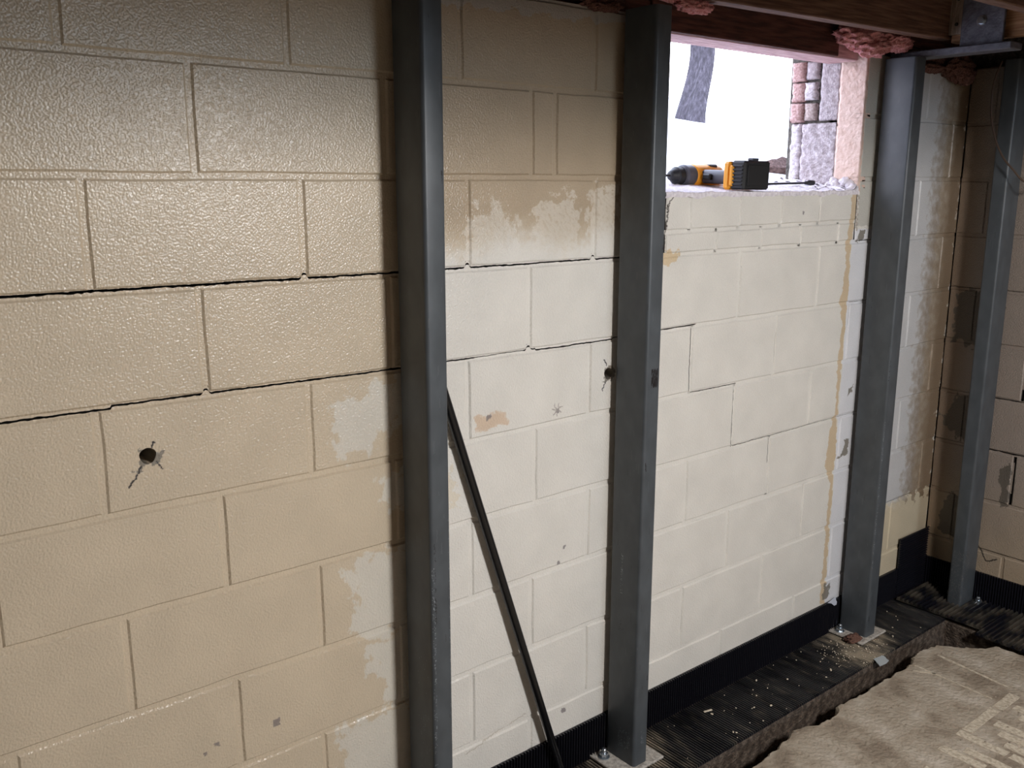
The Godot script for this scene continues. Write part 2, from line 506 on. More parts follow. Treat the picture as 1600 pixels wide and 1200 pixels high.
func main_paint() -> StandardMaterial3D:
	var w := 2048
	var h := 1024
	var sx := WX / w
	var sy := WY / h
	var tan := rgb8(203, 187, 163)
	var white := rgb8(224, 220, 212)
	var buf := PackedFloat32Array()
	buf.resize(w * h * 3)
	for j in h:
		var y := Y0 + (h - 0.5 - j) * sy
		for i in w:
			var x := X0 + (i + 0.5) * sx
			var c := tan
			if x > 0.66:
				var edge := 1.235 + 0.02 * sin(x * 21.0) if x < 1.4 else 2.2
				if y < edge: c = white
				elif y < edge + 0.09: c = white.lerp(tan, smoothstep(0.0, 1.0, (y - edge) / 0.09 + 0.25 * noise.get_noise_2d(x * 40, y * 40)))
				if x < 1.4 and y > 1.24: c = c.lerp(Color(c.r * 0.86, c.g * 0.84, c.b * 0.82), smoothstep(1.24, 1.36, y))  # upper wall's shade put into the tan, darker towards the top
			var k := (j * w + i) * 3
			buf[k] = c.r; buf[k + 1] = c.g; buf[k + 2] = c.b
	var D := func(pts: Array, c: Color, s := 1.0, wob := 0.012, fine := 0.004, streak := 0.0): daub(buf, w, h, X0, Y0, sx, sy, pts, c, s, wob, fine, streak)
	var L := func(pts: Array, width: float, c: Color): hairline(buf, w, h, X0, Y0, sx, sy, pts, width, c)
	var primer := rgb8(214, 208, 196)
	for soft in [[0.45, 0.026, 0.004], [0.45, 0.016, 0.009], [0.5, 0.02, 0.014]]:
		for patch in [[[0.43, 0.985], [0.45, 0.95], [0.60, 0.985], [0.645, 0.995], [0.645, 0.90], [0.607, 0.88], [0.545, 0.835], [0.47, 0.835], [0.462, 0.93]],
				[[0.60, 0.775], [0.65, 0.775], [0.65, 0.675], [0.60, 0.68], [0.585, 0.71], [0.575, 0.75]],
				[[0.47, 0.565], [0.52, 0.588], [0.65, 0.594], [0.65, 0.385], [0.50, 0.40], [0.48, 0.43], [0.505, 0.50]],
				[[0.515, 0.375], [0.65, 0.384], [0.65, 0.2], [0.56, 0.205], [0.575, 0.27], [0.535, 0.31]],
				[[0.45, 0.195], [0.65, 0.19], [0.65, -0.05], [0.47, -0.05], [0.45, 0.08]]]:
			D.call(patch, primer, soft[0], soft[1], soft[2])
	# the middle bay: scuffs through the tan coat, grey strip at the top, tan blots
	for soft in [[0.2, 0.03, 0.006, 0.3], [0.22, 0.022, 0.014, 0.4], [0.22, 0.03, 0.022, 0.5]]:
		for patch in [[[0.82, 1.34], [0.89, 1.36], [0.97, 1.33], [0.96, 1.22], [0.82, 1.22]], [[1.02, 1.36], [1.15, 1.385], [1.18, 1.22], [1.02, 1.22]], [[1.2, 1.40], [1.31, 1.40], [1.31, 1.22], [1.2, 1.22]]]:
			D.call(patch, white, soft[0], soft[1], soft[2], soft[3])
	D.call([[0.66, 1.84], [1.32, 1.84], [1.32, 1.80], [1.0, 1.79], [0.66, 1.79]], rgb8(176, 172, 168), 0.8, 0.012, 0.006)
	for n in 3:
		D.call([[0.836 + 0.003 * n, 0.868 - 0.002 * n], [0.934, 0.868 - 0.002 * n], [0.94 - 0.003 * n, 0.834], [0.842, 0.828 + 0.003 * n]], rgb8(210, 184, 158), 0.42, 0.006, 0.004 + 0.002 * n)
	D.call([[0.69, 0.75], [0.78, 0.74], [0.78, 0.66], [0.69, 0.66]], rgb8(218, 204, 178), 0.5, 0.03, 0.01)
	D.call([[1.46, 1.24], [1.553, 1.23], [1.54, 1.20], [1.46, 1.18]], rgb8(214, 190, 152), 0.85, 0.012, 0.006)
	# tan runs down the wall under the sill's right end
	D.call([[2.40, 1.38], [2.405, 1.30], [2.39, 1.216], [2.396, 1.087], [2.377, 1.024], [2.40, 0.956], [2.398, 0.733], [2.40, 0.62], [2.375, 0.576], [2.366, 0.44], [2.405, 0.371], [2.402, 0.264], [2.398, 0.07], [2.395, -0.09], [2.43, -0.09], [2.425, 0.07], [2.421, 0.26], [2.421, 0.39], [2.424, 0.5], [2.417, 0.62], [2.417, 0.73], [2.424, 0.95], [2.43, 1.02], [2.42, 1.09], [2.42, 1.21], [2.437, 1.3], [2.436, 1.38]], rgb8(206, 182, 148), 0.85, 0.006, 0.003)
	D.call([[2.425, 1.26], [2.6, 1.26], [2.6, -0.1], [2.432, -0.1], [2.425, 0.6]], rgb8(222, 222, 226), 0.9, 0.003, 0.002)
	D.call([[2.44, 1.84], [2.6, 1.84], [2.6, 1.27], [2.44, 1.27]], rgb8(190, 186, 176), 0.8, 0.004, 0.002)  # strip between window and post darkened, its shade painted in
	# behind the far post: whitish, then brown into the corner: stain plus painted shade
	D.call([[2.6, 1.84], [3.0, 1.84], [3.0, 0.19], [2.6, 0.19]], rgb8(196, 196, 198), 0.8, 0.012, 0.006)
	for n in 4:
		D.call([[2.6, 0.2 - 0.012 * n], [3.15, 0.21 - 0.01 * n], [3.15, -0.2], [2.6, -0.2]], rgb8(206, 191, 162), 0.4, 0.012 + 0.004 * n, 0.006)
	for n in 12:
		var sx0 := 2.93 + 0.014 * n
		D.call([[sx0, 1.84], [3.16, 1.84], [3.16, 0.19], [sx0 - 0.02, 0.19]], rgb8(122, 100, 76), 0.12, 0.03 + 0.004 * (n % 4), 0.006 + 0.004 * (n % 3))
	# chips to the grey block, marker dots and spider cracks
	var grey := rgb8(124, 118, 108)
	for c in [[2.477, 1.238, 0.02, 0.022], [2.487, 0.694, 0.018, 0.018], [2.487, 0.49, 0.022, 0.035], [2.462, 0.466, 0.015, 0.012], [2.431, -0.049, 0.022, 0.028], [2.425, -0.02, 0.008, 0.01], [0.075, 0.91, 0.024, 0.019], [1.284, 0.913, 0.024, 0.019]]:
		D.call([[c[0] - c[2], c[1] - c[3]], [c[0] + c[2] * 0.8, c[1] - c[3] * 0.6], [c[0] + c[2], c[1] + c[3]], [c[0] - c[2] * 0.5, c[1] + c[3] * 0.8]], grey, 0.85, 0.01, 0.004)
	for c in [[0.298, 0.273, 0.008], [0.165, 0.275, 0.004], [0.14, 0.265, 0.004], [2.132, 1.32, 0.005], [1.137, -0.026, 0.007], [0.88, 0.862, 0.005], [1.101, 0.844, 0.006], [1.115, 0.42, 0.005], [1.135, 0.46, 0.004]]:
		D.call([[c[0] - c[2], c[1] - c[2]], [c[0] + c[2], c[1] - c[2]], [c[0] + c[2], c[1] + c[2]], [c[0] - c[2], c[1] + c[2]]], rgb8(110, 102, 104), 0.65, 0.004, 0.002)
	var ink := rgb8(36, 34, 38)
	L.call([[0.062, 0.897], [0.052, 0.88], [0.038, 0.862]], 0.0021, ink)
	L.call([[0.079, 0.925], [0.088, 0.94], [0.092, 0.938]], 0.002, ink)
	L.call([[0.092, 0.90], [0.099, 0.886]], 0.0014, ink)
	L.call([[1.275, 0.94], [1.268, 0.955]], 0.0013, ink)
	L.call([[1.275, 0.895], [1.262, 0.872]], 0.0013, ink)
	for a in 7:
		var t := TAU * a / 7.0 + 0.3
		L.call([[1.101, 0.844], [1.101 + 0.018 * cos(t), 0.844 + 0.018 * sin(t)]], 0.0011, rgb8(160, 152, 146))
	L.call([[1.50, 1.36], [1.497, 1.30], [1.49, 1.24]], 0.002, rgb8(70, 64, 60))
	L.call([[1.52, 1.375], [1.505, 1.365], [1.499, 1.33]], 0.002, rgb8(90, 84, 80))
	L.call([[2.448, 1.37], [2.447, 1.30], [2.45, 1.255]], 0.003, rgb8(150, 140, 128))
	L.call([[0.80, -0.02], [0.90, 0.0], [1.0, 0.02]], 0.0014, rgb8(190, 182, 170))
	return paint_material(buf, w, h, 0.3, 1.0)


func right_paint() -> StandardMaterial3D:
	var w := 1024
	var h := 1024
	var sx := 2.1 / w
	var sy := 2.1 / h
	var buf := PackedFloat32Array()
	buf.resize(w * h * 3)
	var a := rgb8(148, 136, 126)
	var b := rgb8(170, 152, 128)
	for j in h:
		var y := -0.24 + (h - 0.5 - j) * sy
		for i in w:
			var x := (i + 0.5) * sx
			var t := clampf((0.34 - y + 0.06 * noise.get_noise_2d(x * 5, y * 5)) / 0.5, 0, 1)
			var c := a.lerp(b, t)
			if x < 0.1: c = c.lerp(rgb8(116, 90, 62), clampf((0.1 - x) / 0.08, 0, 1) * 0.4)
			var k := (j * w + i) * 3
			buf[k] = c.r; buf[k + 1] = c.g; buf[k + 2] = c.b
	var D := func(pts: Array, c: Color, s := 1.0, wob := 0.012, fine := 0.004): daub(buf, w, h, 0.0, -0.24, sx, sy, pts, c, s, wob, fine)
	var grey := rgb8(98, 91, 82)
	D.call([[0.025, 0.985], [0.06, 1.005], [0.2, 1.005], [0.2, 0.80], [0.115, 0.795], [0.035, 0.81]], grey, 0.95, 0.018, 0.005)
	D.call([[0.06, 0.60], [0.2, 0.605], [0.2, 0.42], [0.10, 0.425], [0.045, 0.46], [0.012, 0.50], [0.05, 0.54]], grey, 0.95, 0.018, 0.005)
	D.call([[0.075, 0.195], [0.2, 0.195], [0.2, 0.0], [0.06, 0.02], [0.045, 0.08]], grey, 0.95, 0.014, 0.005)
	D.call([[0.262, 0.34], [0.298, 0.375], [0.306, 0.21], [0.275, 0.195]], grey, 0.95, 0.01, 0.004)
	hairline(buf, w, h, 0.0, -0.24, sx, sy, [[0.21, 0.02], [0.25, -0.04], [0.29, -0.02]], 0.003, rgb8(60, 54, 48))
	return paint_material(buf, w, h, 0.5, 1.6)


# ------------------------------------------------------------------ block walls
func joint_y(k: int, x: float) -> float:
	var t := {0: [[-0.1, 0.0055], [1.3, 0.003]], 1: [[-0.1, 0.004], [1.3, 0.003]], 2: [[-0.1, 0.007], [0.6, 0.002], [1.5, -0.0005]], 3: [[-0.1, 0.002], [0.6, -0.007], [1.3, -0.009], [1.6, -0.005]],
		4: [[0.0, 0.0], [0.7, -0.006], [1.3, -0.001], [2.5, -0.005]], 5: [[0.0, -0.001], [0.6, -0.004], [1.3, 0.001]], 6: [[0.2, 0.0], [0.6, -0.003], [1.3, 0.003]], 7: [[0.2, -0.001], [1.0, 0.003]]}
	var y := (8 - k) * U
	if not t.has(k): return y
	var l: Array = t[k]
	if x <= l[0][0]: return y + l[0][1]
	for i in l.size() - 1:
		if x < l[i + 1][0]: return y + lerpf(l[i][1], l[i + 1][1], (x - l[i][0]) / (l[i + 1][0] - l[i][0]))
	return y + l[-1][1]


func head_x(r: int, c: int) -> float:
	var o := {"-1 0": -10, "-1 2": -9, "-1 4": -6, "-1 6": -6, "0 5": -4, "1 0": 3, "1 2": 6, "1 4": 10, "1 6": 3, "2 1": -9, "2 5": -9, "2 9": -2, "3 0": -8, "3 2": 2, "3 4": 5, "3 6": -7, "3 8": -4, "3 10": -8,
		"4 1": 6, "4 5": 12, "4 9": 4, "4 11": 2, "5 0": 6, "5 2": 6, "5 4": 10, "5 6": -1, "5 8": -4, "5 10": -3, "6 1": 11, "6 5": 2, "6 9": 1, "6 11": 3, "7 4": 10, "7 10": -5, "8 9": -3, "8 11": -8}
	return c * U + o.get("%d %d" % [r, c], 0) * 0.001


# one painted block: (along, up) corners of its cell; f turns (along, up, out) into a place, g into a UV
func block(wall: Node3D, m: Material, f: Callable, g: Callable, x0: float, x1: float, b0: float, b1: float, t0: float, t1: float, hole = null) -> void:
	x0 += GAP; x1 -= GAP; b0 += GAP; b1 += GAP; t0 -= GAP; t1 -= GAP
	var st := new_st()
	var nx := maxi(2, int((x1 - x0) / 0.06))
	var ny := maxi(2, int((t0 - b0) / 0.06))
	var ring := []
	for i in nx: ring.append(Vector2(lerpf(x0, x1, float(i) / nx), lerpf(b0, b1, float(i) / nx)))
	for i in ny: ring.append(Vector2(x1, lerpf(b1, t1, float(i) / ny)))
	for i in nx: ring.append(Vector2(lerpf(x1, x0, float(i) / nx), lerpf(t1, t0, float(i) / nx)))
	for i in ny: ring.append(Vector2(x0, lerpf(t0, b0, float(i) / ny)))
	var c := Vector2((x0 + x1) / 2, (b0 + b1 + t0 + t1) / 4)
	var lay := [[], [], []]
	var proud := rng.randf_range(-0.0006, 0.0006)
	for p in ring:
		var bev := 0.0041 + rng.randf_range(-0.0008, 0.0014)
		var q: Vector2 = p
		q += Vector2(rng.randf_range(-1, 1), rng.randf_range(-1, 1)) * 0.0006
		var into := Vector2(signf(c.x - q.x) * minf(bev, absf(c.x - q.x)) if absf(q.x - x0) < 0.003 or absf(q.x - x1) < 0.003 else 0.0, 0)
		if q.y < lerpf(b0, b1, (q.x - x0) / (x1 - x0)) + 0.003: into.y = bev
		elif q.y > lerpf(t0, t1, (q.x - x0) / (x1 - x0)) - 0.003: into.y = -bev
		lay[0].append(Vector3(q.x + into.x, q.y + into.y, proud))
		lay[1].append(Vector3(q.x, q.y, -bev))
		lay[2].append(Vector3(q.x, q.y, -0.06))
	var N: int = ring.size()
	var out: Vector3 = f.call(Vector3(0, 0, 1)) - f.call(Vector3.ZERO)
	var put := func(a: Vector3, b: Vector3, d: Vector3, e, o: Vector3):
		var pa: Vector3 = f.call(a); var pb: Vector3 = f.call(b); var pd: Vector3 = f.call(d)
		if e == null:
			var n := (pb - pa).cross(pd - pa).normalized()
			if n.dot(o) < 0: n = -n
			tri(st, [pa, pb, pd], [n, n, n], [g.call(a), g.call(b), g.call(d)])
		else:
			quad(st, pa, pb, pd, f.call(e), o, [g.call(a), g.call(b), g.call(d), g.call(e)])
	for i in N:
		var j := (i + 1) % N
		if hole == null:
			put.call(Vector3(c.x, c.y, proud), lay[0][i], lay[0][j], null, out)
		var mid: Vector3 = (lay[0][i] + lay[0][j]) / 2 - Vector3(c.x, c.y, 0)
		var away: Vector3 = f.call(Vector3(mid.x, mid.y, 0)) - f.call(Vector3.ZERO)
		put.call(lay[0][i], lay[0][j], lay[1][j], lay[1][i], out + away.normalized() * 0.5)
		quad(st, f.call(lay[1][i]), f.call(lay[1][j]), f.call(lay[2][j]), f.call(lay[2][i]), away, [BARE, BARE, BARE, BARE])
	if hole != null:
		var hc := Vector2(hole[0], hole[1])
		var K := 24
		var rim := []
		for k in K:
			var t := TAU * k / K
			rim.append(Vector3(hc.x + hole[2] * cos(t) * (1 + 0.08 * sin(3 * t)), hc.y + hole[2] * sin(t), proud))
		var pts := PackedVector2Array()
		var holed := PackedVector2Array()
		for p in lay[0]: pts.append(Vector2(p.x, p.y))
		for p in rim: holed.append(Vector2(p.x, p.y))
		# two halves left and right of the hole, each a simple polygon
		for side in [-1, 1]:
			var half := PackedVector2Array([Vector2(hc.x, -9), Vector2(hc.x + side * 9, -9), Vector2(hc.x + side * 9, 9), Vector2(hc.x, 9)])
			for part in Geometry2D.intersect_polygons(pts, half):
				for bit in Geometry2D.clip_polygons(part, holed):
					var ids := Geometry2D.triangulate_polygon(bit)
					for k in range(0, ids.size(), 3):
						put.call(Vector3(bit[ids[k]].x, bit[ids[k]].y, proud), Vector3(bit[ids[k + 1]].x, bit[ids[k + 1]].y, proud), Vector3(bit[ids[k + 2]].x, bit[ids[k + 2]].y, proud), null, out)
		for k in K:
			var j := (k + 1) % K
			var inw: Vector3 = f.call(Vector3(hc.x - rim[k].x, hc.y - rim[k].y, 0)) - f.call(Vector3.ZERO)
			put.call(rim[k], rim[j], rim[j] + Vector3(0, 0, -0.2), rim[k] + Vector3(0, 0, -0.2), inw)
	obj("block", st, m, wall)


# painted mortar: a flat band between two edge lines (functions of x), sampled every step
func band(st: SurfaceTool, f: Callable, g: Callable, xa: float, xb: float, lo: Callable, hi: Callable, step := 0.008, z := -0.004) -> void:
	var n := maxi(1, int((xb - xa) / step))
	var out: Vector3 = f.call(Vector3(0, 0, 1)) - f.call(Vector3.ZERO)
	for i in n:
		var a := lerpf(xa, xb, float(i) / n)
		var b := lerpf(xa, xb, float(i + 1) / n)
		var q := [Vector3(a, lo.call(a), z), Vector3(b, lo.call(b), z), Vector3(b, hi.call(b), z), Vector3(a, hi.call(a), z)]
		if q[3].y - q[0].y < 1e-5 and q[2].y - q[1].y < 1e-5: continue
		quad(st, f.call(q[0]), f.call(q[1]), f.call(q[2]), f.call(q[3]), out, [g.call(q[0]), g.call(q[1]), g.call(q[2]), g.call(q[3])])
		# the thickness of the joint, seen inside a crack
		for e in [[q[0], q[1], -1.0], [q[3], q[2], 1.0]]:
			var d := Vector3(0, 0, -0.03)
			quad(st, f.call(e[0]), f.call(e[1]), f.call(e[1] + d), f.call(e[0] + d), f.call(Vector3(0, e[2], 0)) - f.call(Vector3.ZERO), [BARE, BARE, BARE, BARE])


func main_wall() -> void:
	var wall := thing("wall_back", "cream painted concrete block wall with stepped cracks behind the steel posts", "wall", Vector3.ZERO, "", "structure")
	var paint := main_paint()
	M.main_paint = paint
	var f := func(p: Vector3) -> Vector3: return p
	var g := func(p: Vector3) -> Vector2: return Vector2(absf(p.x - X0) / WX, 1.0 - (p.y - Y0) / WY)
	var wl := 1.49
	var wr := 2.44
	# dark core behind the blocks, whole except for the window and the drilled holes
	var st := new_st()
	bx(st, Vector3((-2.4 + wl) / 2 - 0.02, 0.55, -0.19), Vector3(wl + 2.36, 2.555, 0.1), 0.001)
	bx(st, Vector3((wr + 3.45) / 2 + 0.02, 0.55, -0.19), Vector3(3.41 - wr, 2.555, 0.1), 0.001)
	bx(st, Vector3((wl + wr) / 2, 0.315, -0.19), Vector3(wr - wl + 0.1, 2.09, 0.1), 0.001)
	bx(st, Vector3((-2.4 + wl) / 2, -0.46, -0.1), Vector3(wl + 2.4, 0.5, 0.1), 0.001)
	obj("core", st, M.core, wall)
	st = new_st()
	bx(st, Vector3((-2.4 - 1.9) / 2 + 0.11, 0.8, -0.07), Vector3(0.5, 2.06, 0.14), 0.001)
	obj("end_panel", st, M.plain_wall, wall)
	# blocks
	var mst := new_st()
	var holes := [[0.075, 0.915, 0.0155], [1.284, 0.915, 0.0155]]
	for r in range(-1, 9):
		var xs := []
		var c := -9 if absi(r) % 2 == 0 else -8
		xs.append(-1.9)
		while c * U < CORNER - 0.06:
			if c * U > -1.85: xs.append(head_x(r, c))
			c += 2
		if r == 0:
			xs.append(1.087)
		xs.append(CORNER + 0.0045)
		if r <= 1:
			xs.append(wl); xs.append(wr)
		xs.sort()
		var clean := [xs[0]]
		for x in xs:
			if x - clean[-1] > 0.03: clean.append(x)
			elif absf(x - wl) < 1e-6 or absf(x - wr) < 1e-6: clean[-1] = x
		for i in clean.size() - 1:
			var a: float = clean[i]
			var b: float = clean[i + 1]
			if r <= 1 and (a + b) / 2 > wl and (a + b) / 2 < wr: continue
			var hole = null
			for q in holes:
				if q[0] > a and q[0] < b and q[1] < joint_y(r, a) and q[1] > joint_y(r + 1, a): hole = q
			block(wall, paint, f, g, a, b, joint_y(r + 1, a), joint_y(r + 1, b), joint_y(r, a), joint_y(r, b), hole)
			if i > 0 and not (r <= 1 and absf(a - wr) < 1e-6):
				head_joint(mst, f, g, r, a)
	# cut courses under the window
	var up := [wl, 1.592, 1.811, 2.015, 2.22, wr]
	var low := [wl, 1.71, 1.921, 2.125, 2.336, wr]
	for i in 5:
		block(wall, paint, f, g, up[i], up[i + 1], 1.281 + 0.006 * (up[i] - wl), 1.281 + 0.006 * (up[i + 1] - wl), 1.388, 1.388)
		block(wall, paint, f, g, low[i], low[i + 1], joint_y(2, low[i]), joint_y(2, low[i + 1]), 1.281 + 0.006 * (low[i] - wl), 1.281 + 0.006 * (low[i + 1] - wl))
		if i > 0:
			band(mst, f, g, up[i] - 0.006, up[i] + 0.006, func(_x): return 1.28, func(_x): return 1.386, 0.02)
			band(mst, f, g, low[i] - 0.006, low[i] + 0.006, func(_x): return 1.216, func(_x): return 1.286, 0.02)
	band(mst, f, g, wl, wr, func(x): return 1.275 + 0.006 * (x - wl), func(x): return 1.287 + 0.006 * (x - wl), 0.2)
	# bed joints; where the wall has cracked the joint is split in two
	for k in range(0, 9):
		for part in ([[-1.9, wl], [wr, CORNER]] if k <= 1 else [[-1.9, CORNER]]):
			bed(mst, f, g, k, part[0], part[1])
	band(mst, f, g, -1.9, wl, func(_x): return 1.8208, func(_x): return 1.829, 0.5)
	obj("mortar", mst, paint, wall)


func crack_width(k: int, x: float) -> float:
	var w := 0.0
	if k == 2 and x < 1.33: w = lerpf(0.0058, 0.0040, clampf((x + 0.2) / 1.3, 0, 1))
	elif k == 3 and x < 1.64: w = lerpf(0.0046, 0.0036, clampf((x + 0.2) / 1.5, 0, 1)) * (0.45 if x > 0.84 and x < 0.99 else 1.0)
	elif k == 4 and x > 1.622 and x < 1.84: w = 0.0026
	elif k == 5 and x > 1.828 and x < 2.6: w = lerpf(0.0024, 0.0013, clampf((x - 1.83) / 0.5, 0, 1))
	elif k == 2 and x > 2.45 and x < 2.6: w = 0.002
	elif k == 3 and x > 2.44 and x < 2.6: w = 0.0016
	elif k == 7 and x > 2.6 and x < 3.0: w = 0.0015
	if w > 0: w *= 0.75 + 0.8 * absf(noise.get_noise_2d(x * 30, k * 9.0))
	return w


func hump(k: int, x: float) -> float:        # the crack climbs round the mortar of the head joints above it
	var t := 0.0
	var at := []
	if k == 2: at = [head_x(1, 2), head_x(1, 4), head_x(1, 6)]
	elif k == 3: at = [head_x(2, 1), head_x(2, 5)]
	for q in at: t = maxf(t, 1.0 - absf(x - q) / 0.011)
	return smoothstep(0.0, 0.8, t)


func crack_mid(k: int, x: float) -> float:
	var y := joint_y(k, x) + 0.0024 + 0.0011 * noise.get_noise_2d(x * 55, k * 3.0) + 0.0016 * noise.get_noise_2d(x * 12, k * 5.0 + 2)
	if k == 3 and x < 0.02: y -= 0.0048
	if k == 3 and x > 1.03 and x < 1.3: y -= 0.0035
	return y + 0.009 * hump(k, x)


func bed(st: SurfaceTool, f: Callable, g: Callable, k: int, xa: float, xb: float) -> void:
	var low := func(x): return joint_y(k, x) - 0.0066
	var top := func(x): return joint_y(k, x) + 0.0066 + 0.012 * hump(k, x)
	if k in [2, 3, 4, 5, 7]:
		band(st, f, g, xa, xb, low, func(x): return crack_mid(k, x) - crack_width(k, x) / 2, 0.003)
		band(st, f, g, xa, xb, func(x): return crack_mid(k, x) + crack_width(k, x) / 2, func(x): return maxf(top.call(x), crack_mid(k, x) + crack_width(k, x) / 2 + 0.0002), 0.003)
	else:
		band(st, f, g, xa, xb, low, top, 0.1)


func head_joint(st: SurfaceTool, f: Callable, g: Callable, r: int, x: float) -> void:
	var y0 := joint_y(r + 1, x) + 0.0062
	var y1 := joint_y(r, x) - 0.0062
	var split := (r == 3 and absf(x - head_x(3, 8)) < 0.01) or (r == 4 and absf(x - head_x(4, 9)) < 0.01) or (r == 5 and absf(x - head_x(5, 10)) < 0.01)
	if hump(r + 1, x) > 0.5: y0 = joint_y(r + 1, x) + 0.0175
	if not split:
		band(st, f, g, x - 0.0062, x + 0.0062, func(_x): return y0, func(_x): return y1, 0.02)
		return
	# a crack runs down this joint: two halves with a ragged gap
	var n := 34
	for i in n:
		var ya := lerpf(y0 - 0.006, y1 + 0.006, float(i) / n)
		var yb := lerpf(y0 - 0.006, y1 + 0.006, float(i + 1) / n)
		var w := 0.0013 if r < 5 else (0.0009 if ya > lerpf(y0, y1, 0.55) else 0.0)
		var ca := x - 0.002 + 0.0022 * noise.get_noise_2d(ya * 40, x)
		var cb := x - 0.002 + 0.0022 * noise.get_noise_2d(yb * 40, x)
		for e in [[x - 0.0062, ca - w, x - 0.0062, cb - w], [ca + w, x + 0.0062, cb + w, x + 0.0062]]:
			var q := [Vector3(e[0], ya, -0.004), Vector3(e[1], ya, -0.004), Vector3(e[3], yb, -0.004), Vector3(e[2], yb, -0.004)]
			quad(st, f.call(q[0]), f.call(q[1]), f.call(q[2]), f.call(q[3]), Vector3(0, 0, 1), [g.call(q[0]), g.call(q[1]), g.call(q[2]), g.call(q[3])])


func right_wall() -> void:
	var wall := thing("wall_right", "dim block wall at the far right with chipped paint and open joints", "wall", Vector3.ZERO, "", "structure")
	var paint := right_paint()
	var f := func(p: Vector3) -> Vector3: return Vector3(CORNER - p.z, p.y, p.x)
	var g := func(p: Vector3) -> Vector2: return Vector2(p.x / 2.1, 1.0 - (p.y + 0.24) / 2.1)
	var mst := new_st()
	for r in range(-1, 9):
		var c := 0.107 if absi(r) % 2 == 1 else 0.31
		var xs := [-0.006]
		while c < 2.05:
			xs.append(c)
			c += 2 * U
		xs.append(2.1)
		var yt := (8 - r) * U
		for i in xs.size() - 1:
			block(wall, paint, f, g, xs[i], xs[i + 1], yt - U, yt - U, yt, yt)
			if i > 0:
				var x: float = xs[i]
				var open := (r == 4 or r == 6) and i == 1
				if not open:
					band(mst, f, g, x - 0.0062, x + 0.0062, func(_x): return yt - U + 0.006, func(_x): return yt - 0.006, 0.02)
				else:
					band(mst, f, g, x - 0.0062, x + 0.0005, func(_x): return yt - U + 0.05, func(_x): return yt - 0.03, 0.02)
		if r < 8:
			var yj := yt - U
			var k := r + 1
			var lo := func(_x): return yj - 0.0066
			if k in [3, 5, 6, 8]:
				var wide := {3: 0.0024, 5: 0.0075, 6: 0.0075, 8: 0.002}
				var ww: float = wide[k]
				band(mst, f, g, 0.0, 2.1, lo, func(x): return yj + 0.004 - (ww * (0.6 + 0.6 * noise.get_noise_2d(x * 18, k)) if x > 0.13 or k == 3 else 0.0007), 0.004)
				band(mst, f, g, 0.0, 2.1, func(_x): return yj + 0.0045, func(_x): return yj + 0.0066, 0.1)
			else:
				band(mst, f, g, 0.0, 2.1, lo, func(_x): return yj + 0.0066, 0.1)
	obj("mortar", mst, paint, wall)
	var st := new_st()
	bx(st, Vector3(CORNER + 0.16, 0.72, 1.0), Vector3(0.2, 2.9, 2.3), 0.001)
	obj("core", st, M.core, wall)
	st = new_st()
	bx(st, Vector3(CORNER + 0.13, 0.72, 3.45), Vector3(0.26, 2.9, 2.7), 0.001)
	obj("rear_panel", st, M.plain_wall, wall)


func plain_walls() -> void:
	var win := thing("window_2", "frosted basement window in the wall behind the camera", "window", Vector3.ZERO, "", "structure")
	var fs := new_st()
	for b in [[Vector3(1.75, 1.79, 4.73), Vector3(0.9, 0.04, 0.05)], [Vector3(1.75, 1.37, 4.73), Vector3(0.9, 0.04, 0.05)], [Vector3(1.32, 1.58, 4.73), Vector3(0.04, 0.38, 0.05)], [Vector3(2.18, 1.58, 4.73), Vector3(0.04, 0.38, 0.05)]]:
		bx(fs, b[0], b[1], 0.004)
	obj("window_frame", fs, M.tape_white, win)
	fs = new_st()
	bx(fs, Vector3(1.75, 1.58, 4.728), Vector3(0.82, 0.38, 0.01), 0.002)
	var gl := mat(rgb8(210, 215, 220), 0.4)
	gl.emission_enabled = true
	gl.emission = Color(0.88, 0.94, 1.0)
	gl.emission_energy_multiplier = 2.0
	obj("pane", fs, gl, win)
	for w in [["wall_left", Vector3(-2.42, 0.72, 2.3), Vector3(0.24, 2.9, 5.2), "left wall of the basement behind the camera"], ["wall_front", Vector3(0.4, 0.72, 4.85), Vector3(6.0, 2.9, 0.24), "basement wall behind the camera"]]:
		var st := new_st()
		bx(st, w[1], w[2], 0.002)
		tag(obj(w[0], st, M.plain_wall), w[3], "wall", "", "structure")


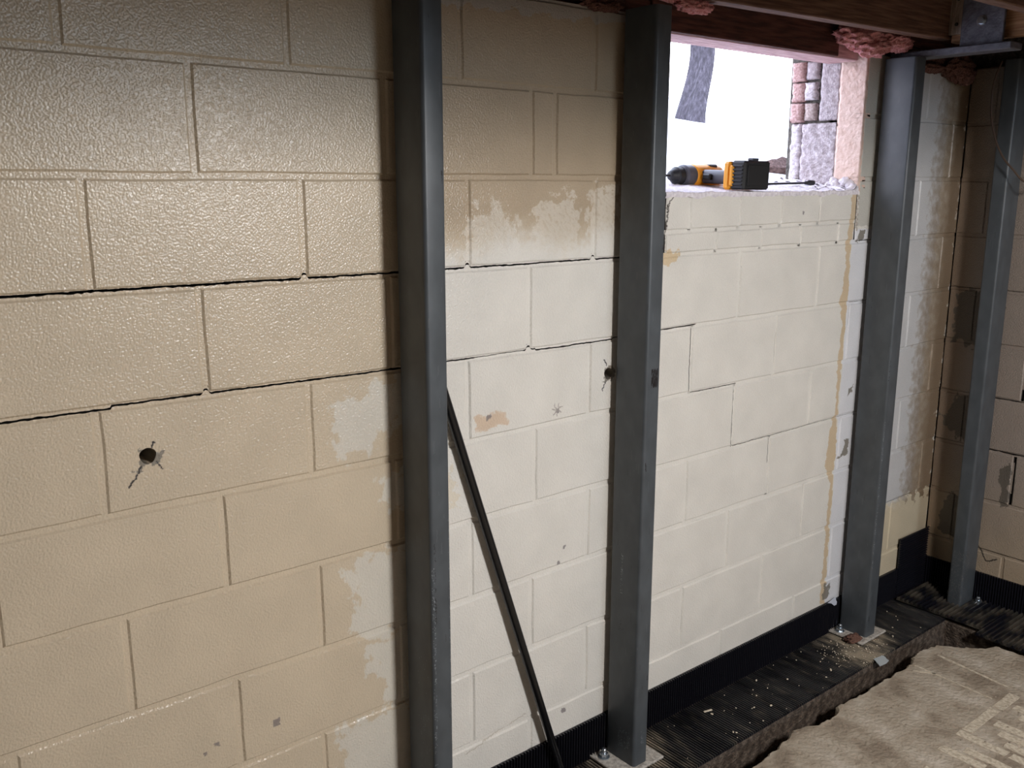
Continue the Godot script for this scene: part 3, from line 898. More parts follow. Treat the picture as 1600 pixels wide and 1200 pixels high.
# ------------------------------------------------------------------ window opening
func window() -> void:
	var wl := 1.49
	var wr := 2.44
	var win := thing("window_1", "small basement window opening with rough sill and broken brick jamb", "window", Vector3.ZERO, "", "structure")
	# sill: a rough bed of mortar rising to the outside, its front edge broken
	var g := []
	var nx := 96
	for j in 15:
		var row := []
		for i in nx + 1:
			var x := lerpf(wl - 0.004, wr + 0.004, float(i) / nx)
			var t := maxf(0.0, (j - 3) / 11.0)
			var fr := 0.003 + 0.004 * noise.get_noise_2d(x * 16, 3)
			var y := 1.3875 + 0.0025 * noise.get_noise_2d(x * 12, 8)
			var z := fr
			if j == 0:
				y -= 0.014 + 0.006 * noise.get_noise_2d(x * 22, 1)
				z = 0.0005
			elif j == 1: y -= 0.006
			elif j == 2: z = fr - 0.002
			else:
				z = lerpf(fr - 0.004, -0.30, t)
				var lie := 1.0 - smoothstep(0.0, 0.06, absf(x - 1.885) - 0.05)
				y += 0.027 * smoothstep(0.0, 1.0, t) + (0.006 * noise.get_noise_2d(x * 14, z * 22) + 0.004 * noise.get_noise_2d(x * 45, z * 45)) * (1.0 - lie)
				if x > 2.36: y += (x - 2.36) * 0.22 * (0.6 + 0.8 * noise.get_noise_2d(x * 30, z * 30))
			row.append(Vector3(x, y, z))
		g.append(row)
	var st := new_st()
	grid_smooth(st, g, false, Vector3(1.96, 1.3, -0.15))
	obj("sill", st, M.sill, win)
	st = new_st()
	bx(st, Vector3(1.965, 1.32, -0.205), Vector3(0.95, 0.13, 0.27), 0.002)
	obj("sill_core", st, M.core, win)
	# right jamb, from the room outwards: painted plaster, raw block, broken brick ends, face brick
	st = new_st()
	rough_panel(st, wr + 0.002, -0.001, -0.098, 1.385, 1.832, 0.0022, 3.0, -0.001)
	obj("plaster_reveal", st, M.plaster, win)
	for c in [[-0.098, -0.172, 1.62, 1.825, 0.004], [-0.098, -0.235, 1.40, 1.612, 0.010]]:
		st = new_st()
		rough_panel(st, wr + 0.004, c[0], c[1], c[2], c[3], c[4], 5.0, 0.006)
		obj("block", st, M.raw_block, win)
	var y := 1.622
	for i in 3:
		var hgt := 0.058
		st = new_st()
		rough_panel(st, wr + 0.002 - 0.006 * (i % 2), -0.186, -0.232, y, y + hgt, 0.006, 9.0 + i, 0.02)
		obj("brick", st, [M.brick_worn, M.raw_mortar, M.raw_block][i], win)
		st = new_st()
		rough_panel(st, wr - 0.004 + 0.005 * (i % 2), -0.236, -0.288, y - 0.004, y + hgt + 0.002, 0.004, 15.0 + i, 0.03)
		obj("brick", st, M.brick, win)
		y += 0.068
	st = new_st()
	rough_panel(st, wr + 0.006, -0.24, -0.285, 1.40, 1.615, 0.007, 22.0, 0.03)
	obj("mortar", st, M.raw_mortar, win)
	st = new_st()
	bx(st, Vector3(wr + 0.14, 1.55, -0.19), Vector3(0.24, 0.62, 0.1), 0.002)
	bx(st, Vector3(wr + 0.16, 1.55, -0.27), Vector3(0.26, 0.62, 0.08), 0.002)
	obj("jamb_core", st, M.core, win)
	st = new_st()
	for m in 7:
		lump(st, Vector3(wr - 0.004 + 0.008 * (m % 2), 1.395 + 0.01 * (m % 3), -0.02 - 0.015 * m), Vector3(0.022, 0.018, 0.016), 0.5, 2.0, m * 3.1, 8, 10)
	obj("mortar", st, M.sill, win)
	# left jamb, mostly behind the middle post
	st = new_st()
	bx(st, Vector3(wl - 0.13, 1.607, -0.185), Vector3(0.26, 0.44, 0.23), 0.004)
	obj("jamb", st, M.raw_block, win)
	# head: a timber across the top, and brick above it outside
	st = new_st()
	bx(st, Vector3(1.93, 1.845, -0.084), Vector3(0.90 + 0.1, 0.09, 0.107), 0.003)
	obj("head_board", st, M.head_wood, win)
	st = new_st()
	bx(st, Vector3(1.96, 2.0, -0.26), Vector3(1.9, 0.26, 0.1), 0.003)
	obj("outer_lintel", st, M.brick, win)


# a rough standing face that looks towards -x (a jamb), with returns behind it
func rough_panel(st: SurfaceTool, x: float, za: float, zb: float, y0: float, y1: float, rough: float, sd: float, round_off: float) -> void:
	var g := []
	var ny := maxi(4, int((y1 - y0) / 0.008))
	var nz := maxi(4, int((za - zb) / 0.008))
	for j in ny + 3:
		var row := []
		for k in nz + 3:
			var jj := clampi(j - 1, 0, ny)
			var kk := clampi(k - 1, 0, nz)
			var y := lerpf(y0, y1, float(jj) / ny)
			var z := lerpf(za, zb, float(kk) / nz)
			var e := minf(minf(y - y0, y1 - y), minf(za - z, z - zb))
			var xx := x + rough * noise.get_noise_3d(y * 30 + sd, z * 30, sd) + rough * 0.6 * noise.get_noise_3d(y * 90, z * 90 + sd, sd)
			if round_off > 0: xx += round_off * 0.35 * exp(-e / 0.004)
			if j == 0 or k == 0 or j == ny + 2 or k == nz + 2: xx = x + 0.035
			row.append(Vector3(xx, y + 0.002 * noise.get_noise_2d(z * 60 + sd, j), z + 0.003 * noise.get_noise_2d(y * 40, k + sd)))
		g.append(row)
	grid_smooth(st, g, false, null, Vector3(-1, 0, 0))


# ------------------------------------------------------------------ footing, trench, slab
func footing_and_floor() -> void:
	var st := new_st()
	var g := []
	for j in 3:
		var row := []
		for i in 121:
			var x := lerpf(-2.0, 2.93, i / 120.0)
			var z := 0.226 + 0.006 * noise.get_noise_2d(x * 6, j) + (0.012 if j > 1 else 0.0)
			row.append(Vector3(x, [-0.2225, -0.235, -0.40][j], z + (-0.004 if j == 0 else 0.0)))
		g.append(row)
	grid_smooth(st, g, false, null, Vector3(0, 0.2, 1))
	bx(st, Vector3(0.5, -0.32, 0.06), Vector3(5.0, 0.195, 0.32), 0.004)
	bx(st, Vector3(3.06, -0.32, 2.3), Vector3(0.30, 0.195, 4.9), 0.01)
	tag(obj("footing", st, M.footing), "dirt-stained concrete footing ledge running under the posts", "footing", "", "structure")
	# soil in the trench
	g = []
	for j in 26:
		var row := []
		for i in 90:
			var x := lerpf(-2.0, 3.1, i / 89.0)
			var z := lerpf(0.15, 4.7, pow(j / 25.0, 2.2))
			row.append(Vector3(x, -0.335 + 0.02 * noise.get_noise_2d(x * 7, z * 7) + 0.008 * noise.get_noise_2d(x * 30, z * 30), z))
		g.append(row)
	st = new_st()
	grid_smooth(st, g, false)
	tag(obj("trench_soil", st, M.soil), "dark soil at the bottom of the trench between footing and slab", "soil", "", "stuff")
	# slab with a broken edge
	var edge := [[-2.3, 0.345], [-1.2, 0.33], [-0.6, 0.35], [0.0, 0.335], [0.5, 0.35], [0.9, 0.33], [1.2, 0.35], [1.36, 0.335], [1.46, 0.35], [1.542, 0.341], [1.62, 0.338], [1.703, 0.323], [1.76, 0.318], [1.799, 0.308], [1.84, 0.315], [1.88, 0.335], [1.95, 0.342], [1.985, 0.338], [2.019, 0.315], [2.09, 0.322], [2.155, 0.329], [2.242, 0.323],
		[2.31, 0.328], [2.357, 0.327], [2.41, 0.33], [2.463, 0.325], [2.50, 0.308], [2.569, 0.301], [2.653, 0.322], [2.703, 0.387], [2.75, 0.43], [2.805, 0.457], [2.815, 0.552], [2.80, 0.75], [2.82, 1.2], [2.80, 2.0], [2.81, 4.75]]
	var poly := PackedVector2Array()
	for i in edge.size() - 1:
		var a := Vector2(edge[i][0], edge[i][1])
		var b := Vector2(edge[i + 1][0], edge[i + 1][1])
		var n := clampi(int(a.distance_to(b) / 0.012), 1, 40)
		for t in n:
			var p := a.lerp(b, float(t) / n)
			poly.append(p + Vector2(noise.get_noise_2d(p.x * 35, p.y * 35), noise.get_noise_2d(p.x * 35 + 40, p.y * 35)) * 0.009)
	poly.append(Vector2(2.81, 4.75))
	poly.append(Vector2(-2.3, 4.75))
	var floor_node := thing("floor", "stained concrete slab with a broken edge and pale tile marks", "floor", Vector3.ZERO, "", "structure")
	st = new_st()
	var inner := PackedVector2Array()
	for i in poly.size():
		var a := poly[(i + poly.size() - 1) % poly.size()]
		var b := poly[(i + 1) % poly.size()]
		var d := (b - a).normalized()
		inner.append(poly[i] + Vector2(-d.y, d.x) * 0.006)
	var ids := Geometry2D.triangulate_polygon(inner)
	for k in range(0, ids.size(), 3):
		var ps := []
		for j in 3: ps.append(Vector3(inner[ids[k + j]].x, -0.2, inner[ids[k + j]].y))
		tri(st, ps, [Vector3.UP, Vector3.UP, Vector3.UP])
	obj("slab", st, M.concrete, floor_node)
	st = new_st()
	for i in poly.size():
		var j := (i + 1) % poly.size()
		var out := poly[j] - poly[i]
		var o := Vector3(out.y, 0.4, -out.x)
		var a := Vector3(inner[i].x, -0.2, inner[i].y)
		var b := Vector3(inner[j].x, -0.2, inner[j].y)
		var c := Vector3(poly[j].x, -0.207, poly[j].y)
		var d := Vector3(poly[i].x, -0.207, poly[i].y)
		quad(st, a, b, c, d, Vector3(0, 1, -0.5))
		var w := Vector3(0, -0.12, 0.0)
		var rough := Vector3(noise.get_noise_2d(poly[i].x * 50, poly[i].y * 50), 0, noise.get_noise_2d(poly[i].x * 50, poly[i].y * 50 + 9)) * 0.02
		quad(st, d, c, c + w, d + w + rough * 0.0, o)
	obj("broken_edge", st, M.slab_edge, floor_node)
	# pale ghosts of old tiles left on the slab
	rng.seed = 21
	var strips := [[2.153, 0.627, 0.036, 0.145]]
	for i in 11:
		var x := 1.90 + 0.0455 * i
		if x > 2.10: continue
		var z := 0.632 + 0.05 * ((i * 7) % 3) + (0.02 if i < 2 else 0.0)
		while z < 1.05:
			var l: float = [0.06, 0.13, 0.145][(i + int(z * 40)) % 3]
			strips.append([x, z, 0.036, l])
			z += l + 0.009
	for i in 8:
		var x := 2.153 + 0.0455 * i
		var z := 0.78 if i == 0 else 0.675 + 0.035 * ((i * 5) % 3)
		while z < 1.05:
			var l: float = [0.145, 0.07, 0.13][(i + int(z * 40)) % 3]
			strips.append([x, z, 0.036, l])
			z += l + 0.009
	strips.append([2.195, 0.628, 0.19, 0.034])
	strips.append([2.395, 0.628, 0.12, 0.034])
	for s in strips:
		st = new_st()
		var w: float = s[2] - rng.randf_range(0, 0.003)
		var l: float = s[3] - rng.randf_range(0, 0.006)
		var pr := PackedVector2Array()
		var per := [[0, 0], [0.5, 0], [1, 0], [1, 0.33], [1, 0.66], [1, 1], [0.5, 1], [0, 1], [0, 0.66], [0, 0.33]]
		for q in per: pr.append(Vector2(s[0] + w * q[0] + rng.randf_range(-1, 1) * 0.0022, s[1] + l * q[1] + rng.randf_range(-1, 1) * 0.0022))
		prism(st, pr, 0.2005, 0.1985, Vector3.ZERO, Basis(Vector3.RIGHT, Vector3.BACK, Vector3.DOWN))
		obj("tile_mark", st, M.residue, floor_node)
	for s in [[[2.577, 0.36], [2.549, 0.613], 0.012], [[2.448, 0.346], [2.438, 0.608], 0.009], [[2.41, 0.36], [2.45, 0.42], 0.012]]:
		st = new_st()
		var pr := PackedVector2Array()
		var back := []
		for i in 13:
			var t := i / 12.0
			var x := lerpf(s[0][0], s[1][0], t)
			var z := lerpf(s[0][1], s[1][1], t)
			var w: float = s[2] * (0.45 + 0.9 * absf(noise.get_noise_2d(z * 40, x * 9)) + 0.3 * (1 - t))
			pr.append(Vector2(x - w / 2, z))
			back.append(Vector2(x + w / 2, z))
		back.reverse()
		for b in back: pr.append(b)
		prism(st, pr, 0.2005, 0.1985, Vector3.ZERO, Basis(Vector3.RIGHT, Vector3.BACK, Vector3.DOWN))
		obj("grout_line", st, M.residue, floor_node)


# ------------------------------------------------------------------ ceiling
func ceiling() -> void:
	var st := new_st()
	bx(st, Vector3(0.4, 2.13, 2.25), Vector3(6.0, 0.06, 5.3), 0.002)
	tag(obj("ceiling", st, M.subfloor), "dark board subfloor seen between the joists", "ceiling", "", "structure")
	# timber on top of the wall and the rim above the window
	st = new_st()
	bx(st, Vector3(-0.46, 1.852, -0.09), Vector3(3.9, 0.042, 0.13), 0.003)
	tag(obj("sill_plate", st, M.old_wood), "reddish brown timber plate on the wall top left of the window", "timber")
	st = new_st()
	bx(st, Vector3(2.88, 1.852, -0.10), Vector3(0.86, 0.042, 0.10), 0.003)
	tag(obj("sill_plate", st, M.old_wood), "dark timber plate on the wall top between window and far corner", "timber")
	st = new_st()
	bx(st, Vector3(0.45, 1.987, -0.062), Vector3(5.7, 0.224, 0.04), 0.003)
	bx(st, Vector3(1.86, 1.855, -0.025), Vector3(0.86, 0.105, 0.02), 0.002)
	tag(obj("rim_board", st, M.old_wood), "dark red-brown rim board above the small window", "timber")
	var zs := [0.05, 0.528, 0.935, 1.342, 1.749, 2.17, 2.58, 2.99, 3.4, 3.81, 4.22]
	var words := ["above the post tops, the nearest to the block wall", "crossing the top right corner, in front of the steel bracket", "third out from the block wall", "fourth out from the block wall", "fifth out from the block wall, before the lamp", "sixth out from the block wall", "seventh out from the block wall", "eighth out from the block wall", "ninth out from the block wall", "tenth out from the block wall", "last before the rear wall"]
	for i in zs.size():
		st = new_st()
		if i == 0:
			# this one runs slightly askew
			var bs := Basis(Vector3.UP, -0.052)
			bx(st, Vector3(1.05, 1.98, 0.078), Vector3(3.16, 0.24, 0.045), 0.003, bs)
		else:
			bx(st, Vector3(0.43, 1.98, zs[i] + 0.02), Vector3(5.4, 0.24, 0.04), 0.003)
		tag(obj("floor_joist", st, M.pine), "brown timber floor joist " + words[i], "joist", "floor joists overhead")
	st = new_st()
	bx(st, Vector3(0.43, 1.776, 1.375), Vector3(5.4, 0.164, 0.09), 0.004)  # unseen beam, added to keep lamp light off the upper wall
	tag(obj("added_girder", st, M.old_wood), "unseen timber beam added under the joists to shade the upper wall", "added_girder")
	# blocking between the first two joists, which the bracket is bolted to
	st = new_st()
	bx(st, Vector3(2.625, 1.965, 0.355), Vector3(0.04, 0.235, 0.345), 0.003)
	tag(obj("joist_blocking", st, M.pine_z), "short tan timber block between two joists behind the bolted steel plate", "timber")
	var cl := thing("nailed_cleat", "narrow greyish wood cleat with two nails beside the steel plate", "cleat", Vector3(2.597, 1.975, 0.196))
	st = new_st()
	bx(st, Vector3.ZERO, Vector3(0.014, 0.21, 0.05), 0.002)
	obj("board", st, M.cleat, cl)
	for y in [-0.075, 0.0]:
		st = new_st()
		lathe(st, [Vector2(0, 0.004), Vector2(0.004, 0.0035), Vector2(0.0055, 0.001), Vector2(0.0055, -0.004)], Vector3(-0.0085, y, 0.008), along(Vector3(-1, 0, 0)), 10)
		obj("nail", st, M.tool_black, cl)


# ------------------------------------------------------------------ outdoors
func outdoors() -> void:
	var g := []
	for j in 30:
		var row := []
		for i in 60:
			var z := -0.29 - 30.0 * pow(j / 29.0, 2.0)
			var x := lerpf(-14.0, 26.0, i / 59.0)
			if j == 0: z = -0.29
			var d := -0.29 - z
			row.append(Vector3(x, 1.398 + 0.172 * minf(d, 6.0) + 0.05 * maxf(0.0, d - 6.0) + 0.012 * noise.get_noise_2d(x * 1.3, z * 1.3) * clampf(d * 2, 0, 1), z))
		g.append(row)
	var st := new_st()
	grid_smooth(st, g, false)
	tag(obj("ground_outside", st, M.yard), "pale bright ground sloping up outside the window", "ground", "", "structure")
	# tree: trunk with flared foot, a second one mostly hidden by the post
	tree(Vector3(5.10, 1.84, -3.0), 0.092, 4.5, "grey tree trunk with a flared foot outside the window", 2.0)
	tree(Vector3(5.05, 1.88, -3.25), 0.024, 3.0, "thin grey trunk at the window's left edge beside the middle post", 9.0)
	st = new_st()
	lump(st, Vector3(2.93, 1.435, -0.62), Vector3(0.17, 0.075, 0.12), 0.35, 1.8, 4.0, 14, 20)
	tag(obj("dirt_mound", st, M.dirt), "small brown heap of dirt outside the window by the brick jamb", "dirt")


func tree(at: Vector3, r: float, h: float, label: String, sd: float) -> void:
	var t := thing("tree_trunk", label, "tree", at, "trees outside the window")
	var g := []
	for j in 40:
		var row := []
		var y := -0.1 + (h + 0.1) * pow(j / 39.0, 1.5)
		var foot := exp(-maxf(0.0, y) / 0.22)
		for k in 26:
			var f := TAU * k / 26
			var lobe := 1.0 + 0.14 * sin(3 * f + y * 0.8 + sd) + 0.06 * sin(7 * f + sd)
			var rr := r * (1.0 - 0.07 * y) * lobe * (1.0 + 0.25 * foot * (1.0 + 0.5 * sin(3 * f + sd)))
			var lean := Vector2((0.13 * smoothstep(0.0, 0.6, y) + 0.02 * sin(y * 5.0)) * (1.0 if r > 0.05 else 0.15), 0.02 * sin(y * 3 + sd))
			row.append(Vector3(cos(f) * rr + lean.x, y, sin(f) * rr + lean.y))
		g.append(row)
	var st := new_st()
	grid_smooth(st, g, true, Vector2(0, 0))
	obj("trunk", st, M.bark, t)
	if h < 4.0: return
	# a crown far above the window head
	st = new_st()
	rng.seed = int(sd * 10)
	for i in 420:
		var c := Vector3(0, h + 0.2, 0) + Vector3(rng.randfn(0, 0.6), rng.randfn(0, 0.3), rng.randfn(0, 0.6))
		var bs := Basis.from_euler(Vector3(rng.randf() * TAU, rng.randf() * TAU, 0))
		var a := bs * Vector3(0.07, 0, 0)
		var b := bs * Vector3(0, 0, 0.035)
		quad(st, c - a, c - b, c + a, c + b, bs.y)
	tag(obj("foliage", st, M.leaf, t), "", "", "", "stuff")


# ------------------------------------------------------------------ lamps
func lamp(at: Vector3, energy: float, where: String) -> void:
	var l := thing("ceiling_lamp", "frosted globe lamp in a white holder under the boards, " + where, "lamp", at, "globe lamps overhead")
	var st := new_st()
	lathe(st, [Vector2(0, 0.24), Vector2(0.07, 0.24), Vector2(0.072, 0.22), Vector2(0.02, 0.21), Vector2(0.02, 0.17), Vector2(0.075, 0.16), Vector2(0.075, 0.115), Vector2(0.068, 0.13), Vector2(0, 0.13)], Vector3.ZERO, Basis.IDENTITY, 24)
	obj("lampholder", st, M.porcelain, l)
	st = new_st()
	var pr := [Vector2(0.0, -0.15)]
	for k in 15:
		var t := PI * (0.04 + 0.78 * k / 14.0)
		pr.append(Vector2(0.15 * sin(t), -0.15 * cos(t)))
	pr.append(Vector2(0.05, 0.13)); pr.append(Vector2(0, 0.13))
	lathe(st, pr, Vector3.ZERO, Basis.IDENTITY, 24)
	var bm := mat(Color.WHITE, 0.3)
	bm.emission_enabled = true
	bm.emission = Color(0.95, 0.97, 1.0)
	bm.emission_energy_multiplier = 1.2
	obj("globe", st, bm, l)
	var o := OmniLight3D.new()
	o.name = "bulb_light"
	o.light_color = Color(1.0, 0.988, 0.978)
	o.light_energy = energy
	o.light_size = 0.145
	o.omni_range = 12.0
	o.omni_attenuation = 2.0
	o.shadow_enabled = true
	l.add_child(o, true)


# ------------------------------------------------------------------ steel posts
func post_paint(sd: int, marks: Array) -> StandardMaterial3D:
	var w := 256
	var h := 1024
	var im := Image.create(w, h, false, Image.FORMAT_RGB8)
	var r2 := RandomNumberGenerator.new()
	r2.seed = sd
	var n := field(w, h, 0.02, sd)
	for j in h:
		for i in w:
			var f := 1.0 + (n[j * w + i] - 128) * 0.0009
			im.set_pixel(i, j, Color(0.29 * f, 0.308 * f, 0.324 * f))
	for k in 150:      # scratches and rubbed specks
		var x := r2.randi_range(0, w - 3)
		var y := r2.randi_range(0, h - 30)
		var c := rgb8(104, 108, 112) if r2.randf() < 0.7 else rgb8(40, 38, 38)
		var len := r2.randi_range(1, 14)
		for t in len:
			im.set_pixel(clampi(x + r2.randi_range(0, 1), 0, w - 1), y + t, im.get_pixel(x, y + t).lerp(c, 0.6))
	for m in marks:    # [u, v, half width, half height, colour, coverage]
		for t in int(m[2] * m[3] * w * h * 4 * m[5]) + 1:
			var u: float = m[0] + r2.randf_range(-1, 1) * m[2]
			var v: float = m[1] + r2.randf_range(-1, 1) * m[3]
			if noise.get_noise_2d(u * 60, v * 60) > -0.12: im.set_pixel(clampi(int(u * w), 0, w - 1), clampi(int(v * h), 0, h - 1), m[4])
	var mm := mat(Color.WHITE, 0.42)
	mm.albedo_texture = ImageTexture.create_from_image(im)
	return mm


func post(called: String, label: String, x0: float, w: float, top: float, m: Material, plate_m: Material) -> Node3D:
	var d := 0.11
	var base := -0.205
	var p := thing(called, label, "steel post", Vector3(x0 + w / 2, base, 0.018 + d / 2), "grey steel posts bracing the block wall")
	var st := new_st()
	prism(st, round_rect(w, d, 0.009, 4), 0.0, top - base, Vector3.ZERO, Basis(Vector3.RIGHT, Vector3.FORWARD, Vector3.UP), true, true)
	obj("tube", st, m, p)
	st = new_st()
	bx(st, Vector3(0.0, -0.004, 0.0), Vector3(0.165, 0.008, 0.142), 0.002)
	obj("base_plate", st, plate_m, p)
	for s in [[-1, 1], [1, 1]]:
		anchor(p, Vector3(s[0] * 0.056, 0.0, -0.035 * s[1]))
	return p


func anchor(p: Node3D, at: Vector3) -> void:
	var st := new_st()
	lathe(st, [Vector2(0.017, 0), Vector2(0.017, 0.0025), Vector2(0.008, 0.003)], at, Basis.IDENTITY, 20)
	var hex := PackedVector2Array()
	for k in 6: hex.append(Vector2(0.0125 * cos(TAU * k / 6 + 0.3), 0.0125 * sin(TAU * k / 6 + 0.3)))
	prism(st, hex, 0.003, 0.014, at, Basis(Vector3.RIGHT, Vector3.FORWARD, Vector3.UP))
	lathe(st, [Vector2(0.0072, 0.012), Vector2(0.0072, 0.024), Vector2(0.005, 0.027), Vector2(0, 0.0275)], at, Basis.IDENTITY, 14)
	obj("anchor_bolt", st, M.zinc, p)


func posts() -> void:
	# round the tube: back 0.05-0.16, left side 0.21-0.50, front 0.55-0.66, right side 0.71-1
	var dark := rgb8(24, 22, 24)
	var pale := rgb8(150, 156, 160)
	var m1 := post_paint(11, [[0.535, 0.24, 0.010, 0.15, pale, 0.16], [0.675, 0.22, 0.006, 0.22, pale, 0.16], [0.55, 0.36, 0.006, 0.05, dark, 0.4], [0.55, 0.09, 0.006, 0.012, dark, 0.6], [0.66, 0.79, 0.004, 0.006, dark, 1.0], [0.40, 0.15, 0.08, 0.12, pale, 0.006]])
	var m2 := post_paint(12, [[0.622, 0.552, 0.038, 0.0118, dark, 4.0], [0.665, 0.71, 0.005, 0.010, dark, 1.0], [0.55, 0.436, 0.006, 0.006, dark, 1.2], [0.59, 0.115, 0.006, 0.005, dark, 1.2], [0.66, 0.13, 0.005, 0.004, dark, 1.0], [0.32, 0.28, 0.012, 0.03, pale, 0.25], [0.33, 0.20, 0.03, 0.01, dark, 0.08], [0.40, 0.035, 0.07, 0.014, pale, 0.12], [0.62, 0.04, 0.02, 0.01, pale, 0.15]])
	var m3 := post_paint(13, [[0.55, 0.035, 0.010, 0.005, dark, 0.9], [0.58, 0.06, 0.02, 0.02, dark, 0.12], [0.53, 0.27, 0.006, 0.14, pale, 0.14], [0.66, 0.67, 0.005, 0.01, dark, 0.9], [0.53, 0.49, 0.004, 0.02, dark, 0.5]])
	var m4 := post_paint(14, [[0.5, 0.06, 0.3, 0.05, rgb8(120, 118, 114), 0.10]])
	post("steel_post", "tall grey steel post nearest the camera, with the black pipe leaning on it", 0.619, 0.054, 1.86, m1, M.plate)
	post("steel_post", "grey steel post left of the small window, a drilled hole beside it", 1.292, 0.056, 1.828, m2, M.plate)
	post("steel_post", "grey steel post right of the small window, under the bolted bracket", 2.507, 0.064, 1.806, m3, M.plate)
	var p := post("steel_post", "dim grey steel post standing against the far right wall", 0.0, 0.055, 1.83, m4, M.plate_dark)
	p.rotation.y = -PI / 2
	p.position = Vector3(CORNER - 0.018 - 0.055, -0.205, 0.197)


# ------------------------------------------------------------------ drainage membrane
# a ribbed black sheet: ribs run along `run`, repeat along `step`; `up` is the way the ribs stand proud
func ribbed(st: SurfaceTool, at: Vector3, step: Vector3, n: int, run: Vector3, up: Vector3, cuts: int, amp: float, pitch: float, dirt: Callable) -> void:
	var prof := [[0.0, 0.0], [0.16, 0.85], [0.30, 1.0], [0.46, 0.85], [0.62, 0.0], [1.0, 0.0]]
	var rows := []
	for j in cuts + 1:
		var row := []
		for i in n:
			for q in prof.size() - 1:
				var p: Vector3 = at + step * (pitch * (i + prof[q][0])) + run * (float(j) / cuts) + up * (amp * prof[q][1])
				p += up * 0.0012 * noise.get_noise_3d(p.x * 9, p.y * 9, p.z * 9)
				row.append(p)
		rows.append(row)
	var C: int = rows[0].size()
	for j in cuts:
		for i in C - 1:
			var a: Vector3 = rows[j][i]; var b: Vector3 = rows[j][i + 1]; var c: Vector3 = rows[j + 1][i + 1]; var d: Vector3 = rows[j + 1][i]
			var nn := (c - a).cross(d - b).normalized()
			if nn.dot(up) < 0: nn = -nn
			var ca: Color = dirt.call(a); var cb: Color = dirt.call(b); var cc: Color = dirt.call(c); var cd: Color = dirt.call(d)
			tri(st, [a, b, c], [nn, nn, nn], [], [ca, cb, cc])
			tri(st, [a, c, d], [nn, nn, nn], [], [ca, cc, cd])
	# close the two rib ends
	for e in [[0, -1.0], [cuts, 1.0]]:
		for i in C - 1:
			var a: Vector3 = rows[e[0]][i]; var b: Vector3 = rows[e[0]][i + 1]
			var dn := -up * 0.004
			var base_a := a - up * (a - at).dot(up) + dn
			var base_b := b - up * (b - at).dot(up) + dn
			var o: Vector3 = run * e[1]
			var k: Color = dirt.call(a)
			var nn := o.normalized()
			tri(st, [a, b, base_b], [nn, nn, nn], [], [k, k, k])
			tri(st, [a, base_b, base_a], [nn, nn, nn], [], [k, k, k])


func membranes() -> void:
	var black := rgb8(27, 27, 29).srgb_to_linear()
	var dust := rgb8(186, 172, 150).srgb_to_linear()
	var clean := func(_p: Vector3) -> Color: return black
	var dust_and_sheen := func(p: Vector3) -> Color:
		var d := 0.0
		for c in [[1.32, 0.075, 0.16], [2.50, 0.08, 0.15], [2.42, 0.19, 0.13]]:
			var q: float = Vector2((p.x - c[0]) * 0.95, p.z - c[1]).length() / c[2]
			d = maxf(d, 1.3 - q)
		d = clampf(d + 0.6 * noise.get_noise_2d(p.x * 26, p.z * 9), 0, 1)
		var rib_sheen := 0.3 * clampf(0.8 + 1.2 * noise.get_noise_2d(p.x * 14, p.z * 3), 0, 1)  # grey highlights of the rib tops, painted into the vertex colour
		var high := clampf((p.y + 0.2190) * 220.0, 0.0, 1.0)
		return black.lerp(rgb8(150, 148, 146).srgb_to_linear(), rib_sheen * rib_sheen * high).lerp(dust, d * d * high)
	var m := thing("drainage_membrane", "black ribbed drainage sheet folded up the foot of the long block wall", "membrane", Vector3.ZERO)
	var st := new_st()
	ribbed(st, Vector3(-1.9, -0.217, 0.004), Vector3.RIGHT, 505, Vector3(0, 0.124, 0), Vector3.BACK, 1, 0.008, 0.01, clean)
	obj("upright_flap", st, M.membrane, m)
	st = new_st()
	ribbed(st, Vector3(-1.9, -0.2195, 0.010), Vector3.RIGHT, 240, Vector3(0, 0, 0.216), Vector3.UP, 1, 0.0055, 0.01, clean)
	ribbed(st, Vector3(0.5, -0.2195, 0.010), Vector3.RIGHT, 245, Vector3(0, 0, 0.216), Vector3.UP, 28, 0.0055, 0.01, dust_and_sheen)
	obj("flat_flap", st, M.membrane, m)
	var m2 := thing("drainage_membrane", "black ribbed drainage sheet along the far right wall, lapped into the corner", "membrane", Vector3.ZERO)
	var grime := func(p: Vector3) -> Color:
		return black.lerp(dust, clampf(0.04 + 0.22 * noise.get_noise_2d(p.x * 9, p.z * 9), 0, 0.16))
	st = new_st()
	ribbed(st, Vector3(CORNER - 0.004, -0.21, 0.0), Vector3.BACK, 200, Vector3(0, 0.12, 0), Vector3.LEFT, 1, 0.008, 0.01, clean)
	obj("upright_flap", st, M.membrane, m2)
	st = new_st()
	var g := []
	ribbed(st, Vector3(2.90, -0.205, 0.03), Vector3.BACK, 19, Vector3(0.24, 0.0, 0), Vector3.UP, 14, 0.009, 0.018, grime)
	ribbed(st, Vector3(2.845, -0.205, 0.365), Vector3.BACK, 90, Vector3(0.295, 0.0, 0), Vector3.UP, 14, 0.009, 0.018, grime)
	obj("flat_flap", st, M.membrane, m2)
	st = new_st()
	ribbed(st, Vector3(2.925, -0.20, 0.0115), Vector3.UP, 24, Vector3(0.222, 0, 0), Vector3.BACK, 1, 0.005, 0.01, clean)
	obj("corner_lap", st, M.membrane, m2)


